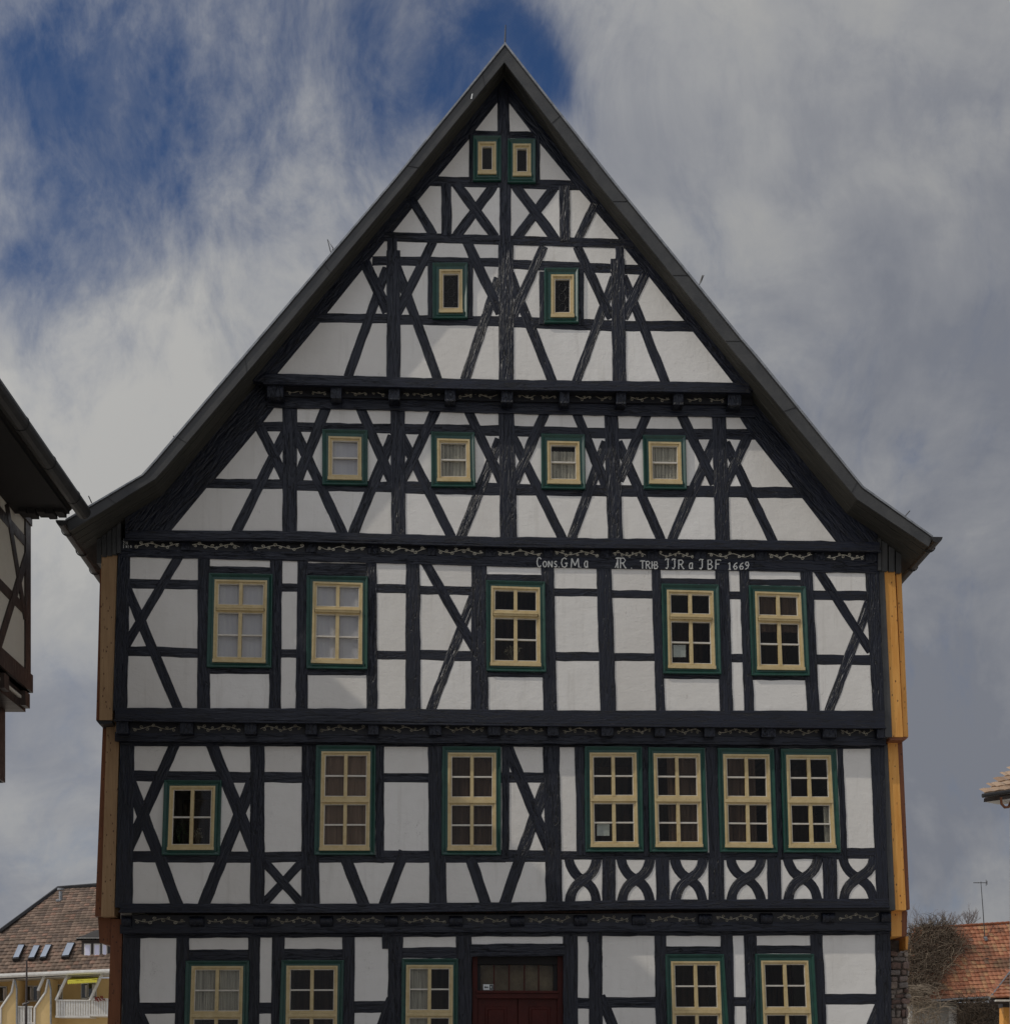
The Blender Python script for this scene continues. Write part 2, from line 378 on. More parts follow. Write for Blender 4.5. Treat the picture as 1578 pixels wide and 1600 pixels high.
# ------------------------------------------------------------------ the ground
g = MB(); g.add([(-1500, -200, -.004), (1500, -200, -.004), (1500, 2500, -.004), (-1500, 2500, -.004)], [(0, 1, 2, 3)]); g.build('ground', 'field', kind='structure')
g = MB(); g.add([(-90, -120, 0), (90, -120, 0), (90, 60, 0), (-90, 60, 0)], [(0, 1, 2, 3)]); g.build('pavement', 'paving', kind='structure')

# ------------------------------------------------------------------ THE HALF-TIMBERED HOUSE
yG, yF, yS, yA, yB, yV = 0.0, -.20, -.42, -.50, -.72, -1.13
c0 = P(789, 1690, 0)
H = empty('half_timbered_house', (c0.x, 0, 0), 'tall black and white half-timbered gable house with green framed cream windows', 'house')
H_off = Vector((c0.x, 0, 0))
def hp(o):                 # keep world placement under the house empty
    o.matrix_parent_inverse.identity(); o.location = o.location - H_off; return o
_build = MB.build
class Zone:
    def __init__(s, y, outline): s.y = y; s.out = outline; s.cuts = []
cur = None; seq = [0]
def beam(name, pts, w, w2=None, proud=.006, jit=.55, m='timber', step=13, bright=0, cut=True, back=.06):
    seq[0] += 1; k = seq[0]; w2 = w if w2 is None else w2
    segs = [(Vector(pts[i]), Vector(pts[i + 1])) for i in range(len(pts) - 1)]
    L = [(b - a).length for a, b in segs]; tot = sum(L); n = max(2, int(tot / step)); st = []
    for i in range(n + 1):
        d = tot * i / n; acc = 0
        for (a, b), l in zip(segs, L):
            if d <= acc + l + 1e-6: q = a.lerp(b, (d - acc) / l); break
            acc += l
        st.append((q, d))
    yf = cur.y - proud - (k % 13) * .00014
    sc_ = (yf - CAM.y) / F
    rows = []; Lf = []; Rt = []; vs = []; uv = []; u0 = random.random() * 50; v0 = random.random() * 50
    for i, (q, d) in enumerate(st):
        a = st[max(0, i - 1)][0]; b = st[min(n, i + 1)][0]; t = (b - a).normalized(); nn = Vector((-t.y, t.x))
        ww = (w + (w2 - w) * i / n) / 2
        j1 = noise.noise(Vector((d * .045, k * 3.7, 0))) * jit * 2 + noise.noise(Vector((d * .19, k * 3.7, 5))) * jit * .7
        j2 = noise.noise(Vector((d * .045, k * 3.7, 9))) * jit * 2 + noise.noise(Vector((d * .19, k * 3.7, 14))) * jit * .7
        ch = min(1.3, ww * .25)
        offs = [(-ww - j1, back), (-ww - j1, .0025), (-ww - j1 + ch, -.0), (ww + j2 - ch, 0), (ww + j2, .0025), (ww + j2, back)]
        de = min(d, tot - d); tp = max(0, 1 - de / 13) if name in ('timber_brace', 'curved_brace') and cut else 0
        for o_, dy in offs:
            dy = dy + max(0, proud - .0012) * tp if dy < .01 else dy
            p = q + nn * o_; pw = P(p.x, p.y, yf)
            vs.append((pw.x, yf + dy + (noise.noise(Vector((p.x * .05, p.y * .05, k))) * .0008 if dy < .012 else 0), pw.z))
            uv.append((u0 + d * sc_, v0 + (o_ + (dy * 30 if dy > .01 else 0)) * sc_))
        sh = 1.6
        l_ = q + nn * (-ww - j1 + sh); r_ = q + nn * (ww + j2 - sh)
        Lf.append(P(l_.x, l_.y, yf)); Rt.append(P(r_.x, r_.y, yf))
    fs = []
    for i in range(n):
        for c in range(5): a = i * 6 + c; fs.append((a, a + 1, a + 7, a + 6))
    fs.append(tuple(range(5, -1, -1))); fs.append(tuple(n * 6 + c for c in range(6)))
    me = mesh(name, [(v[0] - H_off.x, v[1], v[2]) for v in vs], fs); adduv(me, uv); fixn(me)
    o = link(name, me, m, H)
    if cut: cur.cuts.append([(p.x, p.z) for p in Lf] + [(p.x, p.z) for p in reversed(Rt)])
    return o
def post(x, y0, x1, y1, w, w2=None, **kw): return beam('timber_post', [(x, y0), (x1, y1)], w, w2, proud=kw.pop('proud', .0108), **kw)
def rail(x, y0, x1, y1, w, w2=None, **kw): return beam('timber_rail', [(x, y0), (x1, y1)], w, w2, proud=kw.pop('proud', .0025), **kw)
def brace(x, y0, x1, y1, w, w2=None, **kw): return beam('timber_brace', [(x, y0), (x1, y1)], w, w2, proud=kw.pop('proud', .0085), **kw)
def worldpoly(name, pts, yf, yb, m, cut=True, sgn=1, **kw):       # house part from (x,z) outline
    mb = MB(); mb.prism([(a - H_off.x, b) for a, b in pts], yf, yb); me = mesh(name, mb.v, mb.f); fixn(me)
    adduv(me, [(v.z * .77 + sgn * v.x * .64, sgn * v.x * .77 - v.z * .64) for v in [Vector(q.co) for q in me.vertices]])
    o = link(name, me, m, H, **kw)
    if cut: cur.cuts.append(pts)
    return o
def area2(p): return sum(p[i][0] * p[(i + 1) % len(p)][1] - p[(i + 1) % len(p)][0] * p[i][1] for i in range(len(p))) / 2
def panels(z):
    polys = [z.out] + z.cuts; vs = []; faces = []
    for p in polys:
        q = p if area2(p) > 0 else list(reversed(p)); n = len(vs); vs += [Vector(a) for a in q]; faces.append(list(range(n, n + len(q))))
    V, E, Fc, ov, oe, of = geometry.delaunay_2d_cdt(vs, [], faces, 1, 1e-5)
    keep = [i for i, o in enumerate(of) if 0 in o and len(o) == 1]
    ed = {}
    for i in keep:
        f = Fc[i]
        for a, b in zip(f, list(f[1:]) + [f[0]]): ed.setdefault((min(a, b), max(a, b)), []).append(i)
    nb = {i: [] for i in keep}
    for l in ed.values():
        if len(l) == 2: nb[l[0]].append(l[1]); nb[l[1]].append(l[0])
    seen = set(); cnt = 0
    for i in keep:
        if i in seen: continue
        comp = []; stack = [i]; seen.add(i)
        while stack:
            j = stack.pop(); comp.append(j)
            for k in nb[j]:
                if k not in seen: seen.add(k); stack.append(k)
        ar = sum(abs(area2([V[a] for a in Fc[j]])) for j in comp)
        if ar < .0016: continue
        ids = sorted({a for j in comp for a in Fc[j]}); mp = {a: n for n, a in enumerate(ids)}
        bm = bmesh.new(); bv = [bm.verts.new((V[a].x - H_off.x, z.y, V[a].y)) for a in ids]
        for j in comp:
            try: bm.faces.new([bv[mp[a]] for a in Fc[j]])
            except ValueError: pass
        bmesh.ops.dissolve_limit(bm, angle_limit=.01, verts=bm.verts[:], edges=bm.edges[:])
        bmesh.ops.recalc_face_normals(bm, faces=bm.faces)
        bm.faces.ensure_lookup_table()
        if bm.faces[0].normal.y > 0: bmesh.ops.reverse_faces(bm, faces=bm.faces[:])
        if ar > .004:
            off = .0045 + random.random() * .002
            r = bmesh.ops.inset_region(bm, faces=bm.faces[:], thickness=.03, depth=0, use_even_offset=True)
            inner = set(v for f in bm.faces if f not in set(r['faces']) for v in f.verts)
            for v in bm.verts:
                if v not in inner: v.co.y += off
        me = bpy.data.meshes.new('plaster_panel'); bm.to_mesh(me); bm.free()
        link('plaster_panel', me, 'plaster', H); cnt += 1
    return cnt
def pz(px, py, y): p = P(px, py, y); return (p.x, p.z)

# ---- roof profile (world x,z) from the verge seen at yV
RO_L = [pz(x, y, yV) for x, y in [(789, 67), (615, 281), (400, 533.5), (240, 722), (222, 742), (103, 812)]]
RI_L = [pz(x, y, yV) for x, y in [(788, 97), (638, 281), (401, 564), (262, 727), (243, 748), (109, 830)]]
RO_R = [pz(x, y, yV) for x, y in [(789, 67), (957.5, 281), (1160, 530), (1186, 560), (1348, 760), (1457, 838)]]
RI_R = [pz(x, y, yV) for x, y in [(788, 97), (930, 281), (1131, 530), (1155, 560), (1339, 780), (1450, 854)]]
def mid(a, b, t=.35): return (a[0] + (b[0] - a[0]) * t, a[1] + (b[1] - a[1]) * t)

def hbuild(mb, name, m, **kw):
    for v in mb.v: v.x -= H_off.x
    return mb.build(name, m, H, **kw)

# ================= zone B : top gable (y 150-600)
cur = ZB = Zone(yB, [pz(x, y, yB) for x, y in [(425, 596), (789, 130), (1160, 604), (789, 601)]])
cur.out = [pz(x, y, yB) for x, y in [(415, 594), (640, 300), (786, 130), (940, 290), (1165, 603), (789, 600)]]
def P2(a): return pz(*a, yB)
def rafterpoly(inner, RI, RO, y, t=.3): 
    return [pz(a, b, y) for a, b in inner] + [mid(i, o, t) for i, o in zip(RI, RO)]
def sub(prof_i, prof_o, x0, x1, t=.3):      # part of the roof line between two world x
    pts = [mid(i, o, t) for i, o in zip(prof_i, prof_o)]; pts.sort(); res = []
    def at(x):
        for a, b in zip(pts, pts[1:]):
            if a[0] <= x <= b[0]: k = (x - a[0]) / (b[0] - a[0] + 1e-9); return (x, a[1] + (b[1] - a[1]) * k)
        return pts[0] if x < pts[0][0] else pts[-1]
    return [at(x0)] + [p for p in pts if x0 < p[0] < x1] + [at(x1)]
inL = [(786.8, 150), (776.7, 161), (743, 203.6), (731.8, 218.8), (686.7, 273.8), (672.5, 290), (653.5, 313), (643, 327), (615, 362), (602.8, 375), (583.8, 399), (566, 422), (512.8, 488), (501, 503.6), (434, 584), (424, 600)]
inR = [(786.8, 150), (795.2, 161), (829, 205), (842.6, 223), (891.5, 282), (905.8, 298), (921, 315.5), (932.4, 333), (965.3, 372), (975.5, 388), (995.7, 413), (1014.8, 434), (1068, 500.5), (1082, 518), (1144, 597), (1152, 606)]
zs = lambda px, y: P(px, 900, y).x
s_ = sub(RI_L, RO_L, zs(392, yB), RI_L[0][0]); o_ = worldpoly('timber_rafter', [pz(a, b, yB) for a, b in inL] + s_, yB - .004, yB + .1, 'timber')
s_ = sub(RI_R, RO_R, RI_R[0][0], zs(1180, yB)); o_ = worldpoly('timber_rafter', [pz(a, b, yB) for a, b in inR] + s_[::-1], yB - .0043, yB + .1, 'timber', sgn=-1)
post(786, 140, 788, 292, 18.5); rail(720, 208, 850, 210.5, 9); rail(655, 282, 925, 290.5, 15.5)
rail(736, 276, 842, 281, 9); post(736.5, 210, 736.5, 285, 8); post(840, 212, 840, 287, 7); rail(736, 209, 842, 214, 8)
post(697.5, 286, 697.8, 368, 16.2); post(882, 290, 882.8, 376, 16); post(789.5, 285, 789.5, 385, 17.5)
brace(641, 307, 677, 367, 13.5); brace(712, 286, 774, 370, 15.3); brace(772, 289, 712, 370, 15, proud=.0065)
brace(805, 290, 869, 375, 15.3); brace(866, 292, 807, 373, 15, proud=.0065); brace(932, 313, 902, 376, 14)
rail(600, 369.3, 990, 381, 14.5, proud=.008)
rail(582, 407.3, 782, 410, 14.5); rail(796, 412.5, 1012, 422, 15)
post(612.8, 372, 613, 396, 15); post(614.8, 391, 615, 594, 21.5); post(790.5, 378, 791, 594, 23.5); post(967.8, 384, 968, 408, 13); post(965, 404, 967.8, 600, 21.5)
rail(490, 496, 605, 498, 14.5, 15); rail(620, 499.5, 782, 502, 16); rail(800, 503, 957, 509, 17, 18); rail(975, 509, 1098, 510, 17)
brace(568, 404, 606, 487, 17); brace(605, 418, 543.5, 590, 14.5, proud=.0062); brace(677, 377, 621, 489, 14.5); brace(620, 417, 684, 593, 15, proud=.0062)
post(672.5, 412, 672.5, 497, 8); post(735, 412, 735, 497, 8)
brace(729, 376, 782, 489, 15); brace(779, 434, 726.5, 593, 15.5, proud=.0062)
brace(849.5, 384, 801, 495, 14.5); brace(796, 427, 863.5, 598, 15, proud=.0062)
post(846.7, 424, 846.7, 506, 8); post(908, 424, 908, 508, 8)
brace(901, 384, 955, 497, 14.5); brace(960, 433, 899.5, 599, 14.5, proud=.0062)
brace(1012, 419, 974, 497, 15); brace(973, 431, 1040.5, 600, 14.5, proud=.0062)
beam('timber_sill', [(415, 589.5), (605, 595.3), (790, 599.6), (1170, 604.3)], 13, proud=.03, m='timber_sill')
def lip(pts, w, yy):
    global cur
    return beam('drip_moulding', pts, w, proud=yy, m='timber_sill', cut=False, jit=.1, step=40, back=.05)
lip([(412, 598), (790, 607.3), (1172, 611.6)], 3.2, .05)

# ================= zone A : lower gable (y 634-845)
cur = ZA = Zone(yA, [pz(x, y, yA) for x, y in [(250, 834), (425, 628), (800, 636), (1165, 644), (1320, 850), (800, 842)]])
inL = [(440, 625), (431.4, 634), (412.4, 659), (399.7, 674), (337.6, 747.6), (322.4, 763.5), (269, 828), (262, 838)]
inR = [(1148, 643), (1154.7, 651.8), (1166, 669.5), (1180.5, 688.8), (1237.6, 761), (1252.8, 778.5), (1303.5, 844), (1310, 852)]
s_ = sub(RI_L, RO_L, zs(196, yA), zs(440, yA)); worldpoly('timber_rafter', [pz(a, b, yA) for a, b in inL] + [pz(196, 838, yA)] + s_, yA - .004, yA + .1, 'timber')
s_ = sub(RI_R, RO_R, zs(1160, yA), zs(1370, yA)); worldpoly('timber_rafter', [pz(a, b, yA) for a, b in inR] + [pz(1372, 853, yA)] + s_[::-1], yA - .0043, yA + .1, 'timber', sgn=-1)
# outer rafter foot on the right, a second timber lying on it
brace(1185, 662, 1345, 848, 17, proud=.006, cut=False)
rail(395, 666, 612, 669.5, 15); rail(610, 669.5, 792, 673, 16.5); rail(790, 673, 958, 677, 16.5); rail(955, 677.5, 1125, 678.5, 16.5); rail(1120, 678, 1190, 679, 17)
rail(300, 755, 455, 756.7, 15.5); rail(453, 758, 622, 761, 17); rail(620, 761.5, 792, 764.5, 19); rail(800, 765, 958, 767, 18); rail(958, 767, 1126, 768, 18.5); rail(1126, 768.3, 1268, 770, 17.5)
post(453, 628, 453, 836, 22.5); post(621.3, 632, 622.8, 842, 22.3); post(790.8, 634, 794.8, 846, 24, 27); post(954.5, 640, 961.7, 850, 22, 23.7); post(1123, 644, 1129, 852, 22, 23.3)
brace(447, 675, 367.5, 834, 16, proud=.0062); brace(404, 662, 447, 750, 15.5)
brace(511, 634, 465, 751, 16.5); brace(563, 636, 613, 753, 15.5); brace(460, 671, 537.5, 837, 15.5, proud=.0062); brace(614, 681, 550.5, 837, 16.5, proud=.0062)
brace(683, 637, 629, 750, 15.5); brace(729, 636, 784, 753, 15); brace(626, 679, 706, 840, 15.3, proud=.0062); brace(781, 686, 720, 840, 16, proud=.0062)
brace(853, 640, 803, 757, 15.3); brace(899, 641, 946, 757, 15); brace(801, 683, 879.5, 843, 15, proud=.0062); brace(947, 690, 892.5, 843, 15.5, proud=.0062)
brace(1013, 642, 967, 751, 15); brace(1062, 643, 1116, 756, 15); brace(965, 690, 1033.5, 845, 15, proud=.0062); brace(1117, 686, 1048.5, 845, 15.7, proud=.0062)
brace(1169, 679, 1133, 758, 15.5); brace(1133, 691, 1208.5, 848, 15, proud=.0062)
beam('timber_plate', [(418, 627), (620, 631.5), (800, 636.5), (1000, 640.3), (1180, 642)], 18.5, proud=.03, m='timber_sill')
beam('timber_sill', [(196, 834.5), (440, 835.5), (640, 841), (800, 845.3), (1000, 848), (1200, 850), (1374, 853)], 12.5, proud=.03, m='timber_sill')
lip([(194, 842.6), (440, 844), (640, 849), (800, 853.2), (1200, 857.5), (1376, 860.5)], 3, .045)

# ================= zone S : second floor (y 868-1110)
cur = ZS = Zone(yS, [pz(x, y, yS) for x, y in [(190, 864), (800, 878), (1366, 888), (1376, 1116), (800, 1114), (182, 1110)]])
rail(200, 911.5, 312, 913.8, 15); rail(198, 1017, 312, 1020.3, 15.5)
rail(327, 890, 426, 891.5, 11); rail(326, 1047.5, 426, 1048, 10.5); rail(438, 918, 468, 918.5, 13); rail(436, 1021, 468, 1021.3, 13)
rail(478, 889.5, 575, 891, 21); rail(478, 1049.5, 575, 1050, 11); rail(586, 919.3, 637, 920, 14); rail(586, 1023.3, 637, 1024, 14)
rail(655, 921.8, 740, 923, 13.5); rail(655, 1023, 740, 1025.5, 16); rail(760, 902, 850, 903.5, 10); rail(762, 1053.5, 853, 1054, 9)
rail(865, 925, 936, 925.8, 12.5); rail(868, 1025.5, 941, 1026, 14); rail(954, 928, 1020, 928.8, 12.5); rail(960, 1026.5, 1026, 1027, 13)
rail(1032, 907.5, 1122, 908.8, 9); rail(1037, 1056.5, 1130, 1057, 8.5); rail(1137, 930, 1158, 930.5, 12.5); rail(1142, 1028, 1164, 1028.5, 13.5)
rail(1168, 909.5, 1254, 910.5, 9.5); rail(1175, 1058.6, 1263, 1059, 8); rail(1266, 929.8, 1356, 931, 15); rail(1272, 1030.5, 1362, 1031.3, 16)
post(194.5, 860, 188, 1110, 19, 22); post(319.3, 868, 318.5, 1110, 19.3, 20.3); post(432, 872, 430, 1110, 18.5); post(473.3, 875, 471.5, 1112, 16.5, 19); post(580.3, 878, 581.5, 1112, 16.8)
post(645, 880, 645.5, 1112, 22, 24); post(748.5, 880, 749.5, 1112, 23.5, 28); post(855.3, 884, 859.5, 1112, 20, 21.5); post(943.5, 885, 950.3, 1112, 23.5, 24.5)
post(1024.8, 888, 1031.8, 1112, 14.5); post(1127.8, 888, 1134.8, 1112, 21.5, 20.5); post(1162.2, 889, 1170.4, 1112, 15.5); post(1259, 890, 1270.2, 1112, 20); post(1361.5, 888, 1372.5, 1114, 21, 18)
brace(281.5, 866, 197, 1009, 14); brace(196, 912, 279.5, 1110, 15.5, proud=.0062)
brace(664, 878, 746, 1021, 14.5); brace(742, 926, 672, 1112, 15.5, proud=.0062)
brace(1276, 888, 1360, 1018, 14); brace(1359, 937, 1294, 1113, 15.5, proud=.0062)
beam('timber_plate', [(188, 863.5), (440, 868.8), (640, 873.2), (800, 877.3), (1000, 880.3), (1374, 885.5)], 12.5, 20, proud=.018, m='timber_sill')
beam('timber_sill', [(180, 1114.5), (440, 1116.5), (640, 1117.5), (800, 1120), (1000, 1121.5), (1382, 1122.7)], 18, 25, proud=.03, m='timber_sill')
lip([(178, 1125), (800, 1132.5), (1384, 1136.5)], 3, .035)

# ================= zone F : first floor (y 1166-1412)
cur = ZF = Zone(yF, [pz(x, y, yF) for x, y in [(192, 1160), (1372, 1164), (1386, 1410), (800, 1416), (186, 1417)]])
rail(205, 1212.2, 394, 1214.8, 17); rail(203, 1338.5, 394, 1339.3, 18)
rail(411, 1214.5, 474, 1214.8, 17); rail(411, 1339.7, 474, 1338.5, 16.5)
rail(497, 1341.7, 600, 1341.7, 12.5); rail(597, 1215, 672, 1215.3, 14.5); rail(588, 1338.2, 673, 1338.6, 18.5)
rail(692, 1341.7, 790, 1341.5, 12.5); rail(783, 1214.8, 853, 1215, 16); rail(783, 1337.5, 855, 1337.7, 18.5)
beam('timber_rail', [(872, 1336.3), (1120, 1338), (1322, 1336.5)], 13, 11, proud=.005); rail(1316, 1333.7, 1376, 1333, 17)
post(199.5, 1156, 194, 1418, 23, 27); post(402.5, 1163, 402.5, 1418, 22.5); post(483.3, 1163, 485.7, 1418, 23, 29); post(593.6, 1163, 593.6, 1340, 13.5)
post(680, 1163, 685, 1418, 22, 28); post(790, 1163, 790, 1341, 11.5); post(861, 1163, 866, 1414, 25.5); post(906, 1164, 909, 1336, 16)
post(1007, 1165, 1011, 1338, 11); post(1111, 1165, 1118, 1340, 19.5); post(1214, 1165, 1219.5, 1340, 11.5); post(1311.7, 1165, 1319.3, 1342, 9.5); post(1370, 1160, 1378.5, 1412, 22, 18)
brace(275, 1160, 199, 1330, 17); brace(200, 1211, 279, 1418, 18.7, proud=.0062)
brace(330, 1160, 399, 1332, 18.7); brace(397, 1216, 317, 1418, 18.7, proud=.0062)
brace(412, 1345, 473, 1414, 13.5); brace(473, 1346, 412, 1412, 13.5, proud=.0062)
brace(538, 1336, 570.5, 1418, 18, proud=.0062); brace(632, 1330, 599, 1418, 17.3, proud=.0062)
brace(789, 1158, 858, 1328, 17); brace(853, 1225, 787, 1416, 18, proud=.0062); brace(734, 1337, 760.8, 1418, 17.3, proud=.0062)
for (x0, x1, yt, yb_) in [(881, 940, 1344, 1407), (962, 1024, 1344, 1406), (1046, 1106, 1344, 1405), (1132, 1198, 1343, 1404.5), (1221, 1286, 1342, 1404), (1308, 1373, 1342, 1403)]:
    q = lambda u, v: (x0 + (x1 - x0) * u, yt + (yb_ - yt) * v)
    def smooth(pts):
        r = []
        for i in range(len(pts) - 1):
            p0, p1, p2, p3 = pts[max(0, i - 1)], pts[i], pts[i + 1], pts[min(len(pts) - 1, i + 2)]
            for t in (0, .34, .67):
                r.append(tuple(.5 * (2 * p1[j] + (p2[j] - p0[j]) * t + (2 * p0[j] - 5 * p1[j] + 4 * p2[j] - p3[j]) * t * t + (3 * p1[j] - p0[j] - 3 * p2[j] + p3[j]) * t ** 3) for j in (0, 1)))
        return r + [pts[-1]]
    beam('curved_brace', smooth([q(.13, -.1), q(.17, .12), (q(.3, .34)), q(.5, .49), q(.68, .62), q(.81, .82), q(.87, 1.1)]), 15, proud=.0055, step=7)
    beam('curved_brace', smooth([q(.15, 1.1), q(.18, .88), q(.30, .65), q(.5, .49), q(.70, .35), q(.83, .15), q(.88, -.1)]), 15.5, proud=.0105, step=7)
for x, x2, w_ in [(951, 951, 21), (1035, 1035, 21), (1118.5, 1119, 25), (1208.8, 1210, 21.5), (1296, 1297, 22)]:
    post(x, 1340, x2, 1408, w_)
beam('timber_plate', [(180, 1151), (800, 1154.3), (1384, 1157.3)], 14, proud=.10, m='timber_sill')
beam('timber_rail', [(188, 1161.3), (800, 1162.3), (1372, 1165.7)], 9, proud=.012)
beam('timber_sill', [(188, 1417.3), (500, 1418), (800, 1415.2), (1000, 1411.7), (1388, 1409.7)], 11.5, proud=.03, m='timber_sill')
lip([(186, 1424.3), (500, 1424.8), (800, 1422), (1000, 1418.8), (1390, 1416.7)], 3, .045)

# ================= zone G : ground floor
cur = ZG = Zone(yG, [pz(x, y, yG) for x, y in [(196, 1456), (800, 1452), (1388, 1452), (1394, 1760), (190, 1760)]])
for a in [(290, 1492.5, 390, 1492.5, 17.5), (440, 1491.5, 540, 1491.5, 17.5), (627, 1488.8, 716, 1488.8, 17.5), (1038, 1485, 1129, 1485, 12.5), (1178, 1483.7, 1268, 1483.7, 13),
          (217, 1575, 276, 1575, 17.5), (405, 1575.5, 427, 1575.5, 17.5), (551, 1573.7, 610, 1573, 18.5), (901, 1567.5, 921, 1567.5, 17), (939, 1566.2, 1026, 1566.2, 17),
          (1144, 1565, 1165, 1565, 14.5), (1285, 1561.3, 1373, 1561.3, 16.5)]:
    rail(*a)
rail(735, 1485, 882, 1483.5, 19, proud=.02)
for a in [(206.3, 1455, 202, 1762, 27), (286.5, 1458, 281, 1762, 20.5), (397.5, 1458, 395, 1762, 19), (435, 1458, 432, 1762, 19.5), (545, 1458, 543, 1762, 19.5), (618.5, 1458, 616, 1762, 23),
          (725, 1458, 725, 1762, 24), (891, 1456, 892, 1762, 23), (930, 1456, 932, 1762, 21.5), (1031.5, 1455, 1036, 1762, 18.5), (1134.8, 1455, 1142, 1762, 19), (1171.5, 1455, 1180, 1762, 19.5),
          (1274.5, 1454, 1288, 1762, 20), (1378.5, 1452, 1384, 1762, 24)]:
    post(*a)
quad = [(598, 1458), (632, 1458), (632, 1482), (598, 1482)]
post(603, 1456, 603, 1482.5, 12, proud=.012); post(929, 1454, 929, 1472, 23, proud=.016)
brace(206, 1558, 300, 1760, 16); brace(612, 1560, 540, 1760, 16); brace(938, 1556, 1024, 1760, 16); brace(1382, 1550, 1300, 1760, 16)
brace(425, 1590, 425, 1600, 3)
beam('timber_plate', [(188, 1451.5), (800, 1449), (1392, 1447)], 14, proud=.09, m='timber_sill')
beam('timber_rail', [(196, 1461.3), (800, 1459), (1390, 1456.3)], 9, proud=.012)
beam('timber_plinth', [(186, 1752), (1396, 1752)], 16, proud=.03)

# ------------------------------------------------------------------ jetties: fascia, corbels, carving
def scroll_mesh(seed):
    rr = random.Random(seed); mb = MB(); N = 46; wl = rr.choice([1.5, 1.5, 2]); ph = rr.random() * 6
    f = lambda u: .24 * math.sin(u * wl * 2 * PI + ph)
    pts = [(u_, 0, f(u_) * .09) for u_ in [i / N for i in range(N + 1)]]
    S = .72
    mb.tube([(x * S - S / 2, 0, z * 1.2) for x, y, z in pts], .0052, 4)
    nsp = rr.choice([7, 8, 9])
    for k in range(nsp):
        u = (k + .5) / nsp + rr.uniform(-.03, .03); sgn = 1 if k % 2 else -1; x0 = u * S - S / 2; z0 = f(u) * .12
        r0 = .026 + rr.random() * .008; cpx = x0 + rr.choice([-1, 1]) * .012; cz = z0 + sgn * r0 * .9
        cz = max(-.036, min(.036, cz)); a0 = -sgn * PI / 2; dr = rr.choice([-1, 1]); sp = []
        for i in range(15):
            t = i / 14; r = r0 * (1 - t * .78); a = a0 + dr * t * 1.55 * 2 * PI * .8
            sp.append((cpx + math.cos(a) * r, -.001, cz + math.sin(a) * r * .8))
        mb.tube(sp, .0046, 4, .0060)
    me = mesh('scroll_carving', mb.v, mb.f); return me
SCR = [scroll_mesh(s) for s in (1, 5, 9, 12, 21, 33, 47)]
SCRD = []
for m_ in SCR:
    c = m_.copy(); c.materials.append(M['carving_shaded']); SCRD.append(c)
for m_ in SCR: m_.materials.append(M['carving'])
cnt = [0]
def carve(x0, x1, yc0, yc1, yy, parent, lst, hs=1.0):
    a = P(x0, yc0, yy); b = P(x1, yc1, yy); o = link('scroll_carving', lst[(cnt[0] * 3) % 7], None, parent); cnt[0] += 1
    o.location = ((a.x + b.x) / 2 - H_off.x, yy, (a.z + b.z) / 2)
    L_ = math.hypot(b.x - a.x, b.z - a.z); sx = L_ / .74 * (1 if cnt[0] % 3 else -1)
    o.scale = (sx, 1, hs); o.rotation_euler = (0, -math.atan2(b.z - a.z, b.x - a.x), 0)
def fascia(xs, ytop, ybot, yf, yb, name='carved_fascia'):     # xs ends, ytop/ybot functions of x
    x0, x1 = xs; n = 6; pts = [(x0 + (x1 - x0) * i / n) for i in range(n + 1)]
    poly = [pz(x, ytop(x), yf) for x in pts] + [pz(x, ybot(x), yf) for x in reversed(pts)]
    mb = MB(); mb.prism([(a - H_off.x, b) for a, b in poly], yf, yb); me = mesh(name, mb.v, mb.f); fixn(me)
    adduv(me, [(v.co.x, v.co.z) for v in me.vertices]); return link(name, me, 'fascia', H)
def lin(pts):
    def f(x):
        for (a, ya), (b, yb_) in zip(pts, pts[1:]):
            if x <= b: return ya + (yb_ - ya) * (x - a) / (b - a)
        return pts[-1][1]
    return f
def corbel(x0, x1, yt, yb_, yf, yb, rolled=False):
    w_ = (x1 - x0)
    a = P(x0, yt, yf); b = P(x1, yb_, yf); mb = MB()
    if rolled:
        n = 7; r = (a.z - b.z) / 2; cz = (a.z + b.z) / 2; prof = [(yb, a.z), (yb, b.z)]
        prof += [(yf + r - math.cos(t) * r, cz - math.sin(t) * r) for t in [PI / 2 - PI * i / n for i in range(n + 1)]]
        vs = [(a.x, y, z) for y, z in prof] + [(b.x, y, z) for y, z in prof]; k = len(prof)
        mb.add(vs, [tuple(range(k)), tuple(range(2 * k - 1, k - 1, -1))] + [(i, (i + 1) % k, (i + 1) % k + k, i + k) for i in range(k)])
    else:
        mb.box((a.x, yf, b.z), (b.x, yb, a.z))
    for v in mb.v: v.x -= H_off.x
    me = mesh('jetty_corbel', mb.v, mb.f); fixn(me); adduv(me, [(v.co.z * 3 + v.co.y, v.co.x) for v in me.vertices])
    o = link('jetty_corbel', me, 'timber', H); bevel(o, .006)
    return o
def band(cs, tl, bl, yf, yup, ylo, carve_lst, frac, x0, x1, rolled=False, cy=None):
    fs_ = fascia((x0, x1), tl, bl, yf, ylo + .05)
    fs_.location.y = 0
    for c in cs:
        t = tl(sum(c) / 2); b = bl(sum(c) / 2); corbel(c[0], c[1], t + frac[0], b + frac[1], yup + frac[2], ylo, rolled)
    e = [x0] + [v for c in cs for v in c] + [x1]
    for i in range(0, len(e), 2):
        a, b = e[i], e[i + 1]
        if b - a < 30: continue
        a += 5; b -= 5; f = lambda x: (tl(x) + bl(x)) / 2 + (cy or 0)
        carve(a, b, f(a), f(b), yf - .004, fs_, carve_lst)
